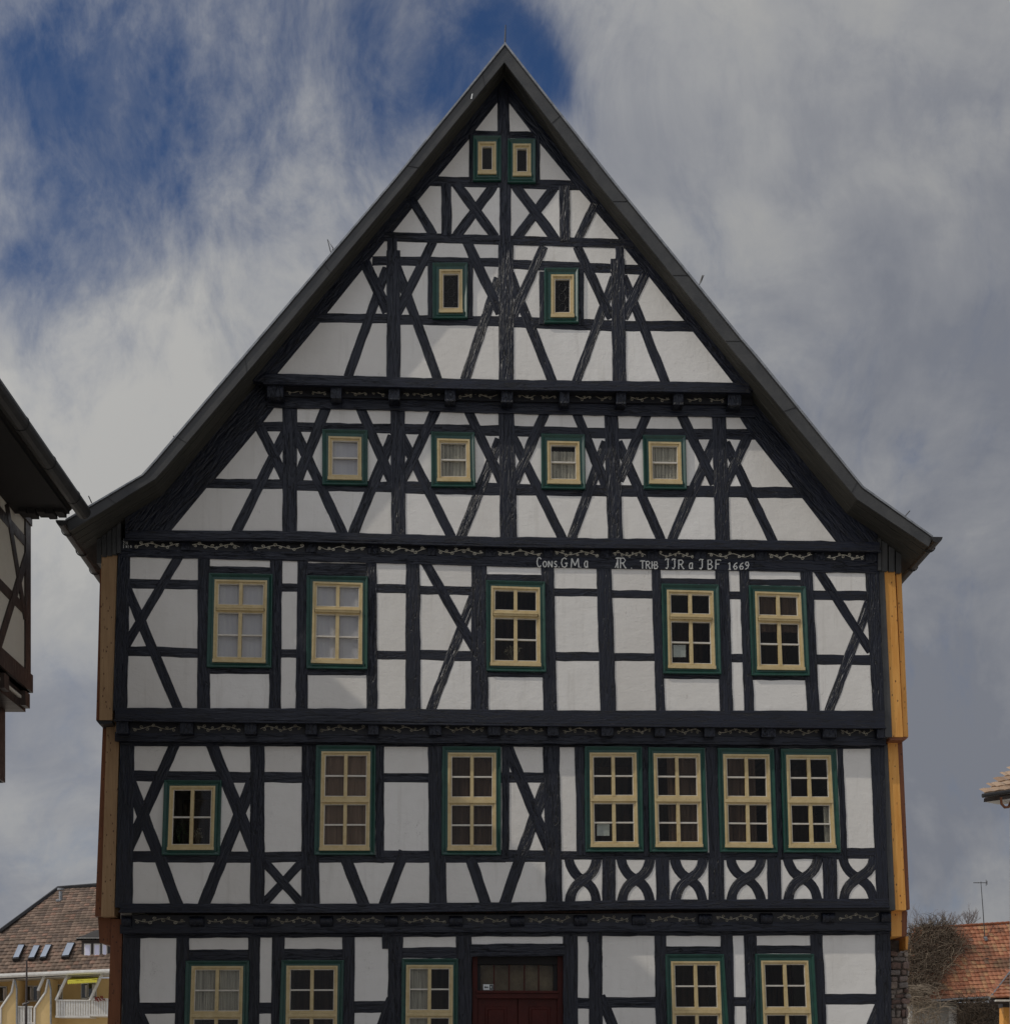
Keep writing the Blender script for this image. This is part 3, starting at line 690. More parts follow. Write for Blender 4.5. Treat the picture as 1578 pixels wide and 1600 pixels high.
# gable jetty
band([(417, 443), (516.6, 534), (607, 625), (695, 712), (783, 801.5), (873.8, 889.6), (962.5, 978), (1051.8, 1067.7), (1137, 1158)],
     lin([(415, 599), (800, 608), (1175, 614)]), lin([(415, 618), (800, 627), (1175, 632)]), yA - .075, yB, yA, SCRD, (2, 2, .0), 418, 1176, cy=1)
# flat carved band
fB = fascia((190, 1374), lin([(190, 844), (440, 846), (640, 851), (800, 855), (1200, 859), (1374, 862)]), lin([(190, 858), (440, 863), (640, 867), (800, 869), (1200, 874), (1374, 877)]), yS - .012, yS + .05)
fy = lin([(190, 850.5), (440, 854.5), (640, 859.5), (800, 863), (1000, 866), (1374, 870)])
for a, b in [(210, 281), (300, 376), (397, 475), (497, 572), (593, 666), (684, 756), (777, 847), (866, 936), (957, 1009), (1030, 1083), (1105, 1178), (1200, 1269), (1291, 1350)]:
    carve(a, b, fy(a), fy(b), yS - .018, fB, SCR, .95)
for a, b in [(282, 297), (380, 395), (477, 495), (574, 591), (668, 682), (758, 775), (849, 864), (938, 955), (1011, 1028), (1085, 1103), (1180, 1198), (1271, 1289), (1352, 1374)]:
    corbel(a, b, fy(a) - 8, fy(a) + 7.5, yS - .03, yS)
# second-floor jetty
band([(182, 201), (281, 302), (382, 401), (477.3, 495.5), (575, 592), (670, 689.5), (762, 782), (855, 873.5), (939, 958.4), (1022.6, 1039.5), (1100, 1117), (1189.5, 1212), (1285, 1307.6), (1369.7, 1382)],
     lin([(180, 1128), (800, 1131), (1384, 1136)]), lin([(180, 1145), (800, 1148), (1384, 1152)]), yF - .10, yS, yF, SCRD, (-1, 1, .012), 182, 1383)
# first-floor jetty
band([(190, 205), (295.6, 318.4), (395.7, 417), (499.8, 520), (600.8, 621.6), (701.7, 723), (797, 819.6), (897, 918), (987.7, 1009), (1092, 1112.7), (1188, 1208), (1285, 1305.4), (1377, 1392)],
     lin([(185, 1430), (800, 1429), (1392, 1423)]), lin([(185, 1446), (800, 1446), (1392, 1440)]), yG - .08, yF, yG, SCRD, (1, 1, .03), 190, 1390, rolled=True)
# undersides of the jetties (floor boards)
for (xa, xb, py, y0, y1) in [(196, 1376, 846, yA, yS), (182, 1384, 1123, yS - .01, yF), (190, 1390, 1420, yF - .01, yG)]:
    a = P(xa, py, y0); b = P(xb, py, y0); mb = MB(); mb.box((a.x, y0 + .03, a.z + .03), (b.x, y1 + .08, a.z + .08)); hbuild(mb, 'jetty_soffit', 'fascia')
a = P(415, 600, yB); b = P(1175, 600, yB); mb = MB(); mb.box((a.x, yB + .02, a.z - .03), (b.x, yA + .1, a.z + .02)); hbuild(mb, 'jetty_soffit', 'fascia')
quadpx_pts = None

# ------------------------------------------------------------------ windows
def hexa(mb, Q, u0, v0, u1, v1, yf, yb):
    def B(u, v):
        a, b, c, d = Q; top = (a[0] + (b[0] - a[0]) * u, a[1] + (b[1] - a[1]) * u); bot = (d[0] + (c[0] - d[0]) * u, d[1] + (c[1] - d[1]) * u)
        return (top[0] + (bot[0] - top[0]) * v, top[1] + (bot[1] - top[1]) * v)
    pts = [B(u0, v0), B(u1, v0), B(u1, v1), B(u0, v1)]
    mb.prism([(p[0] - H_off.x, p[1]) for p in pts], yf, yb)
def window(G, C, kind, z, curtain=None, extra=None, part=None):
    y0 = z.y
    Qg = [pz(x, y, y0 - .045) for x, y in G]
    Qc = [pz(x, y, y0 - .03) for x, y in C]
    W = abs(Qc[1][0] - Qc[0][0]); Hh = abs(Qc[0][1] - Qc[3][1]); px = .0098
    # casing: raised outer lip that slopes down to a flat field
    n = 4
    def ring(Q, inset, y):
        cx = sum(q[0] for q in Q) / 4; cz = sum(q[1] for q in Q) / 4; r = []
        for q in Q: r.append((q[0] + (inset if q[0] < cx else -inset) - H_off.x, y, q[1] + (inset if q[1] < cz else -inset)))
        return r
    prof = [(0, y0 + .05), (0, y0 - .040), (.006, y0 - .048), (.016, y0 - .048), (.052, y0 - .024), (.056, y0 - .030), (.075, y0 - .030)]
    vs = [v for i, y in prof for v in ring(Qg, i, y)]
    inn = ring(Qc, .012, y0 - .030); vs += inn; vs += [(a, y0 + .06, c) for a, b, c in inn]
    m_ = len(prof) + 2; fs = []
    for i in range(m_ - 1):
        for k in range(4): a = i * 4 + k; b = i * 4 + (k + 1) % 4; fs.append((a, b, b + 4, a + 4))
    me = mesh('window', vs, fs); fixn(me); wo = link('window', me, 'green_paint', H)
    z.cuts.append([(q[0] + dx, q[1] + dz) for q, dx, dz in zip(Qg, (.03, -.03, -.03, .03), (-.03, -.03, .03, .03))])
    wu = lambda p: p * px / W; hu = lambda p: p * px / Hh
    f = MB(); fw = 2.9
    hexa(f, Qc, 0, 0, wu(fw), 1, y0 - .036, y0 + .04); hexa(f, Qc, 1 - wu(fw), 0, 1, 1, y0 - .036, y0 + .04)
    hexa(f, Qc, wu(fw), 0, 1 - wu(fw), hu(fw), y0 - .0355, y0 + .04); hexa(f, Qc, wu(fw), 1 - hu(fw), 1 - wu(fw), 1, y0 - .0355, y0 + .04)
    f.build('window_frame', 'cream_paint', wo)
    s = MB(); hexa(s, Qc, -wu(.6), 1 - hu(3.6), 1 + wu(.6), 1 + hu(1.2), y0 - .056, y0 - .03); s.build('window_sill', 'cream_paint', wo)
    def sash(u0, v0, u1, v1, cols, rws, bar=2.2):
        b = MB(); t = 2.7; tb = 4.6; yf, yb = y0 - .018, y0 + .03
        hexa(b, Qc, u0, v0, u0 + wu(t), v1, yf, yb); hexa(b, Qc, u1 - wu(t), v0, u1, v1, yf, yb)
        hexa(b, Qc, u0 + wu(t), v0, u1 - wu(t), v0 + hu(t), yf + .0005, yb); hexa(b, Qc, u0 + wu(t), v1 - hu(tb), u1 - wu(t), v1, yf + .0005, yb)
        hexa(b, Qc, u0 + wu(2), v1 - hu(2.2), u1 - wu(2), v1 - hu(.2), y0 - .034, yf)
        b.build('sash', 'cream_paint', wo)
        iu0, iu1, iv0, iv1 = u0 + wu(t), u1 - wu(t), v0 + hu(t), v1 - hu(tb)
        e = MB()
        hexa(e, Qc, iu0, iv0, iu0 + wu(1.0), iv1, yf + .008, yb); hexa(e, Qc, iu1 - wu(1.0), iv0, iu1, iv1, yf + .008, yb)
        hexa(e, Qc, iu0, iv0, iu1, iv0 + hu(1.0), yf + .0085, yb); hexa(e, Qc, iu0, iv1 - hu(1.1), iu1, iv1, yf + .0085, yb)
        e.build('glazing_bead', 'white_bar', wo)
        for k in range(1, cols):
            u = iu0 + (iu1 - iu0) * k / cols; b = MB(); hexa(b, Qc, u - wu(2.7), v0 + hu(1), u + wu(2.7), v1 - hu(3), yf - .006, yb); b.build('mullion', 'cream_paint', wo)
        for k in range(1, rws):
            v = iv0 + (iv1 - iv0) * k / rws; b = MB(); hexa(b, Qc, iu0, v - hu(bar * .55), iu1, v + hu(bar * .55), yf + .004, yb - .004); b.build('glazing_bar', 'white_bar', wo)
        for i in range(cols):
            for j in range(rws):
                b = MB(); yy = y0 + .012 + random.uniform(-.002, .002)
                hexa(b, Qc, iu0 + (iu1 - iu0) * i / cols, iv0 + (iv1 - iv0) * j / rws, iu0 + (iu1 - iu0) * (i + 1) / cols, iv0 + (iv1 - iv0) * (j + 1) / rws, yy, yy + .003); b.build('pane', 'glass', wo)
    a, b_ = wu(fw), hu(fw)
    if kind == 'leaded':
        sash(a, b_, 1 - a, 1 - b_, 1, 1)
        l = MB(); cx0 = sum(q[0] for q in Qc) / 4; top = Qc[0][1] - .09; bot = Qc[3][1] + .09; hh = (top - bot) / 3
        for r_ in range(3):
            cz = top - hh * (r_ + .5)
            l.tube([(cx0 - H_off.x + math.cos(t * PI / 7) * .052, y0 + .008, cz + math.sin(t * PI / 7) * hh * .42) for t in range(15)], .0028, 4, cap=False)
            for sx in (-1, 1): l.tube([(cx0 - H_off.x + sx * .052, y0 + .008, cz), (cx0 - H_off.x + sx * .1, y0 + .008, cz + .0)], .0026, 4)
        l.build('lead_came', 'lead', wo)
    elif kind == 'tiny': sash(a, b_, 1 - a, 1 - b_, 1, 1)
    elif kind == 'two': sash(a, b_, 1 - a, 1 - b_, 1, 2)
    elif kind == 'four': sash(a, b_, 1 - a, 1 - b_, 2, 2)
    elif kind == 'six':
        v = .335; sash(a, b_, 1 - a, v, 2, 1); sash(a, v + hu(5), 1 - a, 1 - b_, 2, 2)
        t = MB(); hexa(t, Qc, wu(4), v, 1 - wu(4), v + hu(5), y0 - .05, y0 + .03); hexa(t, Qc, wu(4), v + hu(.5), 1 - wu(4), v + hu(2), y0 - .062, y0 - .045); t.build('transom', 'cream_paint', wo)
    elif kind == 'eight':
        v = .485; sash(a, b_, 1 - a, v, 2, 2); sash(a, v + hu(5), 1 - a, 1 - b_, 2, 2)
        t = MB(); hexa(t, Qc, 0 + wu(.3), v, 1 - wu(.3), v + hu(5), y0 - .044, y0 + .03); t.build('transom', 'cream_paint', wo)
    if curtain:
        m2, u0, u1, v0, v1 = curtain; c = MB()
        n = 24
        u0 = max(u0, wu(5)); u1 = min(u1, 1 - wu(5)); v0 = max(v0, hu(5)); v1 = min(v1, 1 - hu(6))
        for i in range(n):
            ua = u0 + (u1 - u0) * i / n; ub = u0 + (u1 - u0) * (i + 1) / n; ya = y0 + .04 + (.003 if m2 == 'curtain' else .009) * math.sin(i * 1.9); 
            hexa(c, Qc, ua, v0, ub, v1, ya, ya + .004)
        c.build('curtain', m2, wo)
    # reveal box to the room behind
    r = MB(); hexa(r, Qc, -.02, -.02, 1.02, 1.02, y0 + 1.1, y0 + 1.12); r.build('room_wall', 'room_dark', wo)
    return wo, Qc, (wu, hu)

def R4(tl, tr, br, bl): return [tl, tr, br, bl]
def wrect(x0, y0, x1, y1): return [(x0, y0), (x1, y0), (x1, y1), (x0, y1)]
window(wrect(738.9, 211.5, 783.2, 281.8), wrect(747, 221.6, 775, 271.8), 'tiny', ZB)
window(wrect(793, 216, 837, 285), wrect(801.5, 224.7, 829.4, 274.8), 'tiny', ZB)
window(wrect(675.8, 409.8, 730.8, 497), wrect(686.4, 421, 722.6, 488), 'leaded', ZB)
window(wrect(850.5, 418, 904, 504), wrect(861, 429, 896.5, 495.2), 'leaded', ZB)
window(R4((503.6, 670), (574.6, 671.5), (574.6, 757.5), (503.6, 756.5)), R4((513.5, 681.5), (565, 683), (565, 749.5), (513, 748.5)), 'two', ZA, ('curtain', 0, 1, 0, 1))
window(R4((673.5, 673.8), (741.5, 675), (743, 760.5), (674, 760)), R4((683, 685), (734, 686.5), (735, 752), (683.5, 751.5)), 'two', ZA, ('net_curtain', 0, 1, 0, 1))
window(R4((845.4, 677), (913.7, 678.5), (914.8, 764), (846, 763)), R4((854.8, 688.8), (905, 690), (906.5, 756), (855.5, 755)), 'two', ZA, ('net_curtain', .14, 1, .2, 1))
window(R4((1004, 679), (1071, 680), (1073, 764), (1006, 763)), R4((1012.7, 690), (1063.5, 691), (1065, 756), (1014.5, 755)), 'two', ZA, ('net_curtain', .16, .9, .1, 1))
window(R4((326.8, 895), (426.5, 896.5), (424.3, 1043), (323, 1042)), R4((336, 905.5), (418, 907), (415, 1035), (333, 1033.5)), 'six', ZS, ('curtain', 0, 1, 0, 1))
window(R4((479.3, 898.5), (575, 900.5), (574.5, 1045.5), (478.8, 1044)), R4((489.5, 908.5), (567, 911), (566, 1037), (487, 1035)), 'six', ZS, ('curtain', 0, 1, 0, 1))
wA = window(R4((759.5, 906), (851.5, 908.5), (853.5, 1049.8), (760.5, 1048)), R4((767.5, 915.5), (843.5, 918), (844.8, 1040.5), (766.5, 1039)), 'six', ZS)
wB = window(R4((1033.5, 911.6), (1123, 913.2), (1127, 1053), (1036.5, 1052)), R4((1041.5, 921.5), (1114, 923.5), (1117.5, 1044.5), (1044, 1043)), 'six', ZS)
window(R4((1170, 914), (1259, 916), (1265, 1055.5), (1174.5, 1055)), R4((1179, 924), (1250.5, 926.5), (1256.5, 1046.5), (1183, 1045.5)), 'six', ZS, ('drape_dark', 0, 1, 0, .5))
wC = window(R4((256.8, 1218.5), (346.6, 1219), (343.5, 1336), (252.8, 1335.6)), R4((266, 1228), (337, 1228), (334, 1327), (262.4, 1327)), 'four', ZF)
wD = window(R4((494, 1164), (587.3, 1164.3), (586, 1335.8), (491, 1335.6)), R4((502.6, 1174), (579, 1174.2), (577.4, 1328), (499.8, 1328)), 'eight', ZF, ('drape', 0, 1, 0, 1))
window(R4((691, 1165.8), (783, 1166), (783, 1336), (690, 1335.6)), R4((700, 1176), (775, 1176.3), (775, 1328), (699.5, 1328)), 'eight', ZF, ('drape_dark', 0, 1, 0, 1))
wE = window(R4((913.3, 1165.4), (1002.8, 1166), (1005.8, 1330.8), (914.8, 1331)), R4((921, 1176), (994, 1176), (997, 1322.6), (923, 1322.6)), 'eight', ZF)
window(R4((1012.4, 1167), (1101, 1168), (1106, 1331), (1015.5, 1331)), R4((1020.5, 1177), (1093.3, 1177.5), (1097.3, 1322.6), (1024.3, 1322.6)), 'eight', ZF, ('drape_dark', .3, 1, 0, 1))
window(R4((1120.9, 1168), (1209, 1169.6), (1215, 1331.8), (1125.3, 1331)), R4((1129.2, 1178.2), (1201.6, 1178.8), (1206.3, 1323.8), (1133, 1323)), 'eight', ZF, ('drape_dark', 0, .7, 0, 1))
window(R4((1219.4, 1169.6), (1306.3, 1170.3), (1313.4, 1332), (1224.7, 1331.8)), R4((1227.7, 1179.5), (1297.4, 1179.9), (1305, 1324), (1232.3, 1323.7)), 'eight', ZF, ('net_curtain', .8, .95, .55, 1))
window(R4((290.5, 1501), (390, 1501), (386, 1672), (286, 1672)), R4((300, 1509.5), (380.5, 1509.5), (377, 1664), (295, 1664)), 'eight', ZG, ('net_curtain', .0, .96, .0, .50))  # net curtain stands in for a pale building reflected in the upper panes
window(R4((440, 1500), (537.7, 1500), (534, 1671), (434, 1671)), R4((448, 1509), (528, 1509), (526, 1663), (446, 1663)), 'eight', ZG)
wF = window(R4((628, 1497.6), (716, 1497.6), (715, 1671), (626, 1671)), R4((635, 1507.7), (708, 1507.7), (707, 1662), (633, 1662)), 'eight', ZG, ('net_curtain', .08, .5, .04, .96))
window(R4((1039.7, 1491), (1131, 1491), (1143, 1668), (1044, 1668)), R4((1048, 1502), (1124, 1502), (1130, 1660), (1052, 1660)), 'eight', ZG)
window(R4((1180, 1490.5), (1271.6, 1490.5), (1282, 1668), (1184, 1668)), R4((1188.5, 1501), (1262, 1501), (1271, 1660), (1195, 1660)), 'eight', ZG)
# things seen in the windows
def inwin(name, m, wo, pts, y, label=None):
    mb = MB(); mb.prism([(P(a, b, y).x - H_off.x, P(a, b, y).z) for a, b in pts], y, y + .004); o = mb.build(name, m, wo); return o
def topthing(o, label, cat):       # lift a child of the house space to world space
    o.parent = None; o.location = H_off; o['label'] = label; o['category'] = cat; return o
mb = MB(); mb.prism([(P(a, b, yS + .03).x, P(a, b, yS + .03).z) for a, b in [(1051.5, 1008), (1071, 1008), (1071, 1027), (1051.5, 1027)]], yS + .022, yS + .026)
o = mb.build('paper_notice', 'paper'); o['label'] = 'white paper notice behind a lower pane of a second floor window'; o['category'] = 'notice'
mb = MB(); mb.prism([(P(a, b, yF + .03).x, P(a, b, yF + .03).z) for a, b in [(932.5, 1286), (952, 1286), (952, 1306), (932.5, 1306)]], yF + .022, yF + .026)
o = mb.build('paper_notice', 'paper'); o['label'] = 'white paper notice behind a lower pane of a first floor window'; o['category'] = 'notice'
def bouquet(cx, cy, rx, ry, y, m, seed, n=70):
    rr = random.Random(seed); mb = MB(); c = P(cx, cy, y); base = c + Vector((0, 0, -ry * .0098 * 1.2))
    for i in range(n):
        a = rr.uniform(0, PI); r = rr.uniform(.3, 1); tip = c + Vector((math.cos(a) * rx * r * .0098, rr.uniform(-.03, .03), math.sin(a) * ry * r * .0098))
        if i % 3 == 0: mb.tube([base, (base + tip) / 2 + Vector((0, 0, .01)), tip], .0015, 3)
        for j in range(2):
            d = Vector((rr.uniform(-1, 1), rr.uniform(-1, 0), rr.uniform(-1, 1))).normalized() * .012; e = d.cross(Vector((0, 1, 0))).normalized() * .006
            mb.add([tip - d, tip + e, tip + d, tip - e], [(0, 1, 2, 3)])
    return mb, m
mb, m_ = bouquet(803, 1022, 16, 14, yS + .09, 'dried_flowers', 3); o = mb.build('dried_bouquet', m_); o['label'] = 'dried pale flowers standing behind the middle second floor window'; o['category'] = 'flowers'
mb, m_ = bouquet(284, 1308, 11, 26, yF + .12, 'leaf_green', 4, 60); o = mb.build('pot_plant', m_); o['label'] = 'dark leafy pot plant behind the small first floor window at the left'; o['category'] = 'plant'
mb, m_ = bouquet(311, 1309, 8, 17, yF + .13, 'dried_flowers', 6, 40); o = mb.build('pot_plant', m_); o['label'] = 'pale flowering plant right of the dark leafy one in the small first floor window'; o['category'] = 'plant'

# ------------------------------------------------------------------ the door
D_ = empty('front_door', (0, 0, 0), '', ''); del D_['label']; del D_['category']; D_.parent = H
def dbox(name, m, parent, x0, y0, x1, y1, yf, yb, bev=0):
    a = P(x0, y1, yf); b = P(x1, y0, yf); mb = MB(); mb.box((a.x - H_off.x, yf, a.z), (b.x - H_off.x, yb, b.z)); o = mb.build(name, m, parent)
    if bev: bevel(o, bev)
    return o
ZG.cuts.append([pz(x, y, 0) for x, y in [(735, 1492), (881, 1492), (882, 1762), (735, 1762)]])
dbox('door_frame', 'red_door', D_, 738, 1494, 746, 1755, .10, .25, .004); dbox('door_frame', 'red_door', D_, 871, 1494, 880, 1755, .10, .25, .004)
dbox('door_frame', 'eave_dark', D_, 746, 1494, 871, 1507, .101, .25, .004); dbox('transom_beam', 'red_door', D_, 744, 1548, 873, 1551.5, .07, .25, .003); dbox('transom_beam', 'red_door', D_, 744, 1552, 873, 1560, .095, .25, .003)
dbox('fanlight_frame', 'eave_dark', D_, 746, 1507, 750.5, 1548, .13, .2); dbox('fanlight_frame', 'eave_dark', D_, 864.5, 1507, 871, 1548, .13, .2)
for x in (772, 795.5, 819.3, 841.6): dbox('fanlight_bar', 'red_door', D_, x - 1, 1507, x + 1, 1548, .135, .2)
for a, b in [(750.5, 771), (773, 794.5), (796.5, 818.3), (820.3, 840.6), (842.6, 864.5)]: dbox('fanlight_pane', 'glass', D_, a, 1507, b, 1548, .17, .173)
for x0, x1 in [(746, 808.3), (809.3, 871)]:
    lf = dbox('door_leaf', 'red_door', D_, x0, 1560, x1, 1755, .15, .2, .003)
    for (pa, pb) in [(1573, 1640), (1655, 1740)]:
        c = (x0 + x1) / 2 + (-2 if x0 < 800 else 3)
        dbox('door_panel', 'red_door', lf, c - 17, pa, c + 17, pb, .135, .155, .008); dbox('door_panel', 'red_door', lf, c - 13, pa + 4, c + 13, pb - 4, .125, .14, .01)
hd = MB(); p = P(805, 1668, .12); hd.tube([(p.x - H_off.x, .15, p.z), (p.x - H_off.x, .09, p.z), (p.x - H_off.x - .1, .085, p.z)], .011, 8); hd.build('door_handle', 'zinc', D_)
dbox('fanlight_backing', 'fan_backing', D_, 748, 1500, 868, 1549, .26, .27)  # added sheet behind the fanlight, lightens its panes in place of a lit hall
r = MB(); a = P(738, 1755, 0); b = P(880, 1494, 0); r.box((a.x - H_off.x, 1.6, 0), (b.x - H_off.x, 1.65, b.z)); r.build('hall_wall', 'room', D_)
sg = MB(); a = P(755, 1547, .16); b = P(771, 1538, .16); sg.box((a.x, .160, a.z), (b.x, .165, b.z)); so_ = sg.build('exit_sign', 'sign_white')
so_['label'] = 'small white exit sign with arrow and running figure above the red door'; so_['category'] = 'sign'
ar = MB(); zc = (a.z + b.z) / 2; x0 = a.x + .015
ar.prism([(x0, zc), (x0 + .022, zc + .022), (x0 + .022, zc + .008), (x0 + .065, zc + .008), (x0 + .065, zc - .008), (x0 + .022, zc - .008), (x0 + .022, zc - .022)], .157, .1605)
ar.prism([(b.x - .06, zc - .04), (b.x - .005, zc - .04), (b.x - .005, zc + .04), (b.x - .06, zc + .04)], .1585, .1605)
ar.build('exit_arrow', 'sign_dark', so_)
ar = MB(); xx = b.x - .034
ar.tube([(xx, .156, zc + .010), (xx - .004, .156, zc - .008)], .006, 4); ar.tube([(xx + .003, .156, zc + .024), (xx + .005, .156, zc + .028)], .006, 5)
ar.tube([(xx - .004, .156, zc - .008), (xx + .010, .156, zc - .018), (xx + .008, .156, zc - .034)], .003, 4); ar.tube([(xx - .004, .156, zc - .008), (xx - .014, .156, zc - .026)], .003, 4); ar.tube([(xx - .016, .156, zc + .002), (xx, .156, zc + .012), (xx + .014, .156, zc)], .003, 4)
ar.build('running_figure', 'sign_white', so_)

# ------------------------------------------------------------------ inscription
LT = {
 'C': [[(.70, .80), (.45, .98), (.2, .9), (.05, .6), (.08, .3), (.25, .05), (.5, .02), (.66, .15)]],
 'O': [[(.35, .98), (.1, .8), (.03, .5), (.12, .18), (.35, .02), (.58, .18), (.66, .5), (.58, .8), (.35, .98)]],
 'N': [[(.04, 0), (.04, 1)], [(.04, 1), (.66, .0)], [(.66, .0), (.66, 1)]],
 'S': [[(.52, .86), (.35, .98), (.12, .88), (.1, .66), (.3, .52), (.5, .38), (.5, .14), (.3, .02), (.06, .14)]],
 '.': [[(.08, .0), (.12, .08)]],
 'G': [[(.66, .85), (.4, 1), (.12, .82), (.03, .45), (.18, .08), (.45, 0), (.66, .14), (.66, .42)], [(.45, .42), (.78, .44)]],
 'M': [[(.02, 0), (.10, 1)], [(.10, 1), (.46, .2)], [(.46, .2), (.82, 1)], [(.82, 1), (.90, 0)]],
 'd': [[(.48, .62), (.2, .62), (.04, .38), (.1, .08), (.32, .02), (.5, .2)], [(.5, .66), (.5, .0), (.6, .06)]],
 'A': [[(.0, .05), (.18, .35), (.3, .98), (.34, 0)], [(.05, .95), (.3, 1.0), (.75, .98)], [(.1, .45), (.4, .42)]],
 'R': [[(.08, 0), (.08, 1)], [(.0, .96), (.4, 1), (.58, .78), (.42, .52), (.1, .5)], [(.28, .5), (.62, .0), (.7, .04)]],
 'T': [[(.3, 0), (.3, .98)], [(.0, .93), (.05, 1), (.58, 1), (.62, .92)]],
 'I': [[(.1, 0), (.1, 1)], [(.1, .5), (.35, .5)]],
 'B': [[(.06, 0), (.06, 1), (.38, .98), (.48, .75), (.35, .54), (.08, .52)], [(.35, .54), (.55, .3), (.42, .03), (.06, 0)]],
 'J': [[(.0, .86), (.1, 1), (.5, .97)], [(.36, .98), (.36, .2), (.2, .0), (.05, .12)]],
 'F': [[(.06, 0), (.08, 1), (.55, 1), (.58, .9)], [(.08, .55), (.42, .55)]],
 '1': [[(.0, .8), (.18, 1), (.18, 0)], [(.04, 0), (.32, 0)]],
 '6': [[(.5, .98), (.2, .75), (.05, .35), (.18, .04), (.42, .04), (.52, .28), (.38, .5), (.1, .42)]],
 '9': [[(.05, .02), (.35, .2), (.5, .6), (.38, .95), (.15, .95), (.05, .7), (.18, .5), (.48, .58)]],
 '0': [[(.28, 1), (.06, .7), (.06, .3), (.28, 0), (.5, .3), (.5, .7), (.28, 1)]],
 'Z': [[(.02, .98), (.5, .98), (.04, .02), (.54, .02)]],
}
txt = [('C', 838.5, 15.5, 10), ('O', 848, 9.5, 9), ('N', 856.5, 9.5, 9), ('S', 865.5, 9.5, 8), ('.', 872.5, 9, 8), ('G', 876.5, 15, 13), ('M', 892, 14, 13.5), ('.', 906, 11, 8), ('d', 912.5, 16, 10),
       ('A', 961, 16, 12), ('R', 968, 16, 15), ('.', 985.5, 10, 8), ('T', 1000, 12, 12), ('R', 1008.5, 11.5, 11), ('I', 1017.5, 11.5, 9), ('B', 1021.5, 11, 10.5),
       ('J', 1039, 15.5, 12), ('J', 1049.5, 15.5, 12), ('R', 1059, 14, 14), ('d', 1076, 15, 10.5), ('J', 1092, 15.5, 13), ('B', 1105, 14.5, 14), ('F', 1117, 14.5, 15),
       ('1', 1137.5, 10.5, 12), ('6', 1145, 10.5, 12), ('6', 1154.5, 10.5, 12), ('9', 1163.5, 12, 12)]
basel = lin([(830, 886), (920, 887), (1000, 888.5), (1180, 890)])
INS = bpy.data.objects.new('inscription', None); COL.objects.link(INS); INS.parent = H; ins = MB(); yt = yS - .0235
def stroke(mb, ch, px_, base, h, wd, r, yy):
    mb = MB()
    for st_ in LT[ch]:
        pts = [Vector(P(px_ + a * wd, base - b * h, yy)) for a, b in st_]
        mb.tube([(p.x - H_off.x, yy, p.z) for p in pts], r, 5)
    mb.build('letter', 'lettering', INS)
for ch, x_, h, wd in txt: stroke(ins, ch, x_, basel(x_), h, wd, .0096, yt)
INS = bpy.data.objects.new('inscription', None); COL.objects.link(INS); INS.parent = H
for row, bs in (('JN', 846), ('ZN', 850.6), ('1910', 856)):
    for i, ch in enumerate(row): stroke(ins, ch, 193.2 + i * (3.6 if len(row) > 2 else 4.2), bs, 3.9, 3.8, .0035, yS - .016)

for z in (ZB, ZA, ZS, ZF, ZG): print('panels', panels(z))
# ------------------------------------------------------------------ roof
YBK = 12.0
def strip(A, B, yf, yb, name, m, smooth=False):
    for seg in range(1): pass
    mb = MB(); n = len(A)
    mb.prism([(p[0] - H_off.x, p[1]) for p in A] + [(p[0] - H_off.x, p[1]) for p in reversed(B)], yf, yb)
    me = mesh(name, mb.v, mb.f); bm = bmesh.new(); bm.from_mesh(me); bmesh.ops.triangulate(bm, faces=[f for f in bm.faces if len(f.verts) > 4]); bmesh.ops.recalc_face_normals(bm, faces=bm.faces); bm.to_mesh(me); bm.free()
    return link(name, me, m, H)
def offs(RI, RO, a, b): return [mid(i, o, a) for i, o in zip(RI, RO)], [mid(i, o, b) for i, o in zip(RI, RO)]
for RI, RO in ((RI_L, RO_L), (RI_R, RO_R)):
    a, b = offs(RI, RO, .28, .86); strip(a, b, yV + .03, YBK, 'roof_slab', 'dark_tiles')
    a, b = offs(RI, RO, .0, .80); strip(a, b, yV, yV + .028, 'verge_board', 'verge_board')
    a, b = offs(RI, RO, .80, .86); strip(a, b, yV - .004, yV + .05, 'verge_shadow_gap', 'gutter_dark')
    a, b = offs(RI, RO, .86, 1.0); strip(a, b, yV - .02, YBK, 'verge_flashing', 'zinc')
    ys = [yV + .035 + k * (.80 / 8) for k in range(9)]
    for k in range(8):
        a, b = offs(RI, RO, .17 + .02 * (k % 2), .28)
        strip(a, b, ys[k], ys[k + 1] - .006, 'soffit_board', 'soffit')
# joint pieces on the verge boards
for RI, RO, sd_ in ((RI_L, RO_L, -1), (RI_R, RO_R, 1)):
    for k in range(6):
        t_ = (k + .6 + .3 * math.sin(k * 7 + sd_)) / 6.2; seg = [(a, b) for a, b in zip(RI, RI[1:])]; segO = [(a, b) for a, b in zip(RO, RO[1:])]
        L = [math.dist(a, b) for a, b in segO]; d = sum(L) * t_
        for (ia, ib), (oa, ob), l in zip(seg, segO, L):
            if d <= l: break
            d -= l
        q0 = mid(ia, ib, d / l); q1 = mid(oa, ob, d / l); ux = (ob[0] - oa[0]) / l * .004; uz = (ob[1] - oa[1]) / l * .004
        A_ = mid(q0, q1, .02); B_ = mid(q0, q1, .8); mb = MB()
        mb.prism([(A_[0] - ux, A_[1] - uz), (A_[0] + ux, A_[1] + uz), (B_[0] + ux, B_[1] + uz), (B_[0] - ux, B_[1] - uz)], yV - .006, yV + .01); hbuild(mb, 'board_joint', 'gutter_dark')
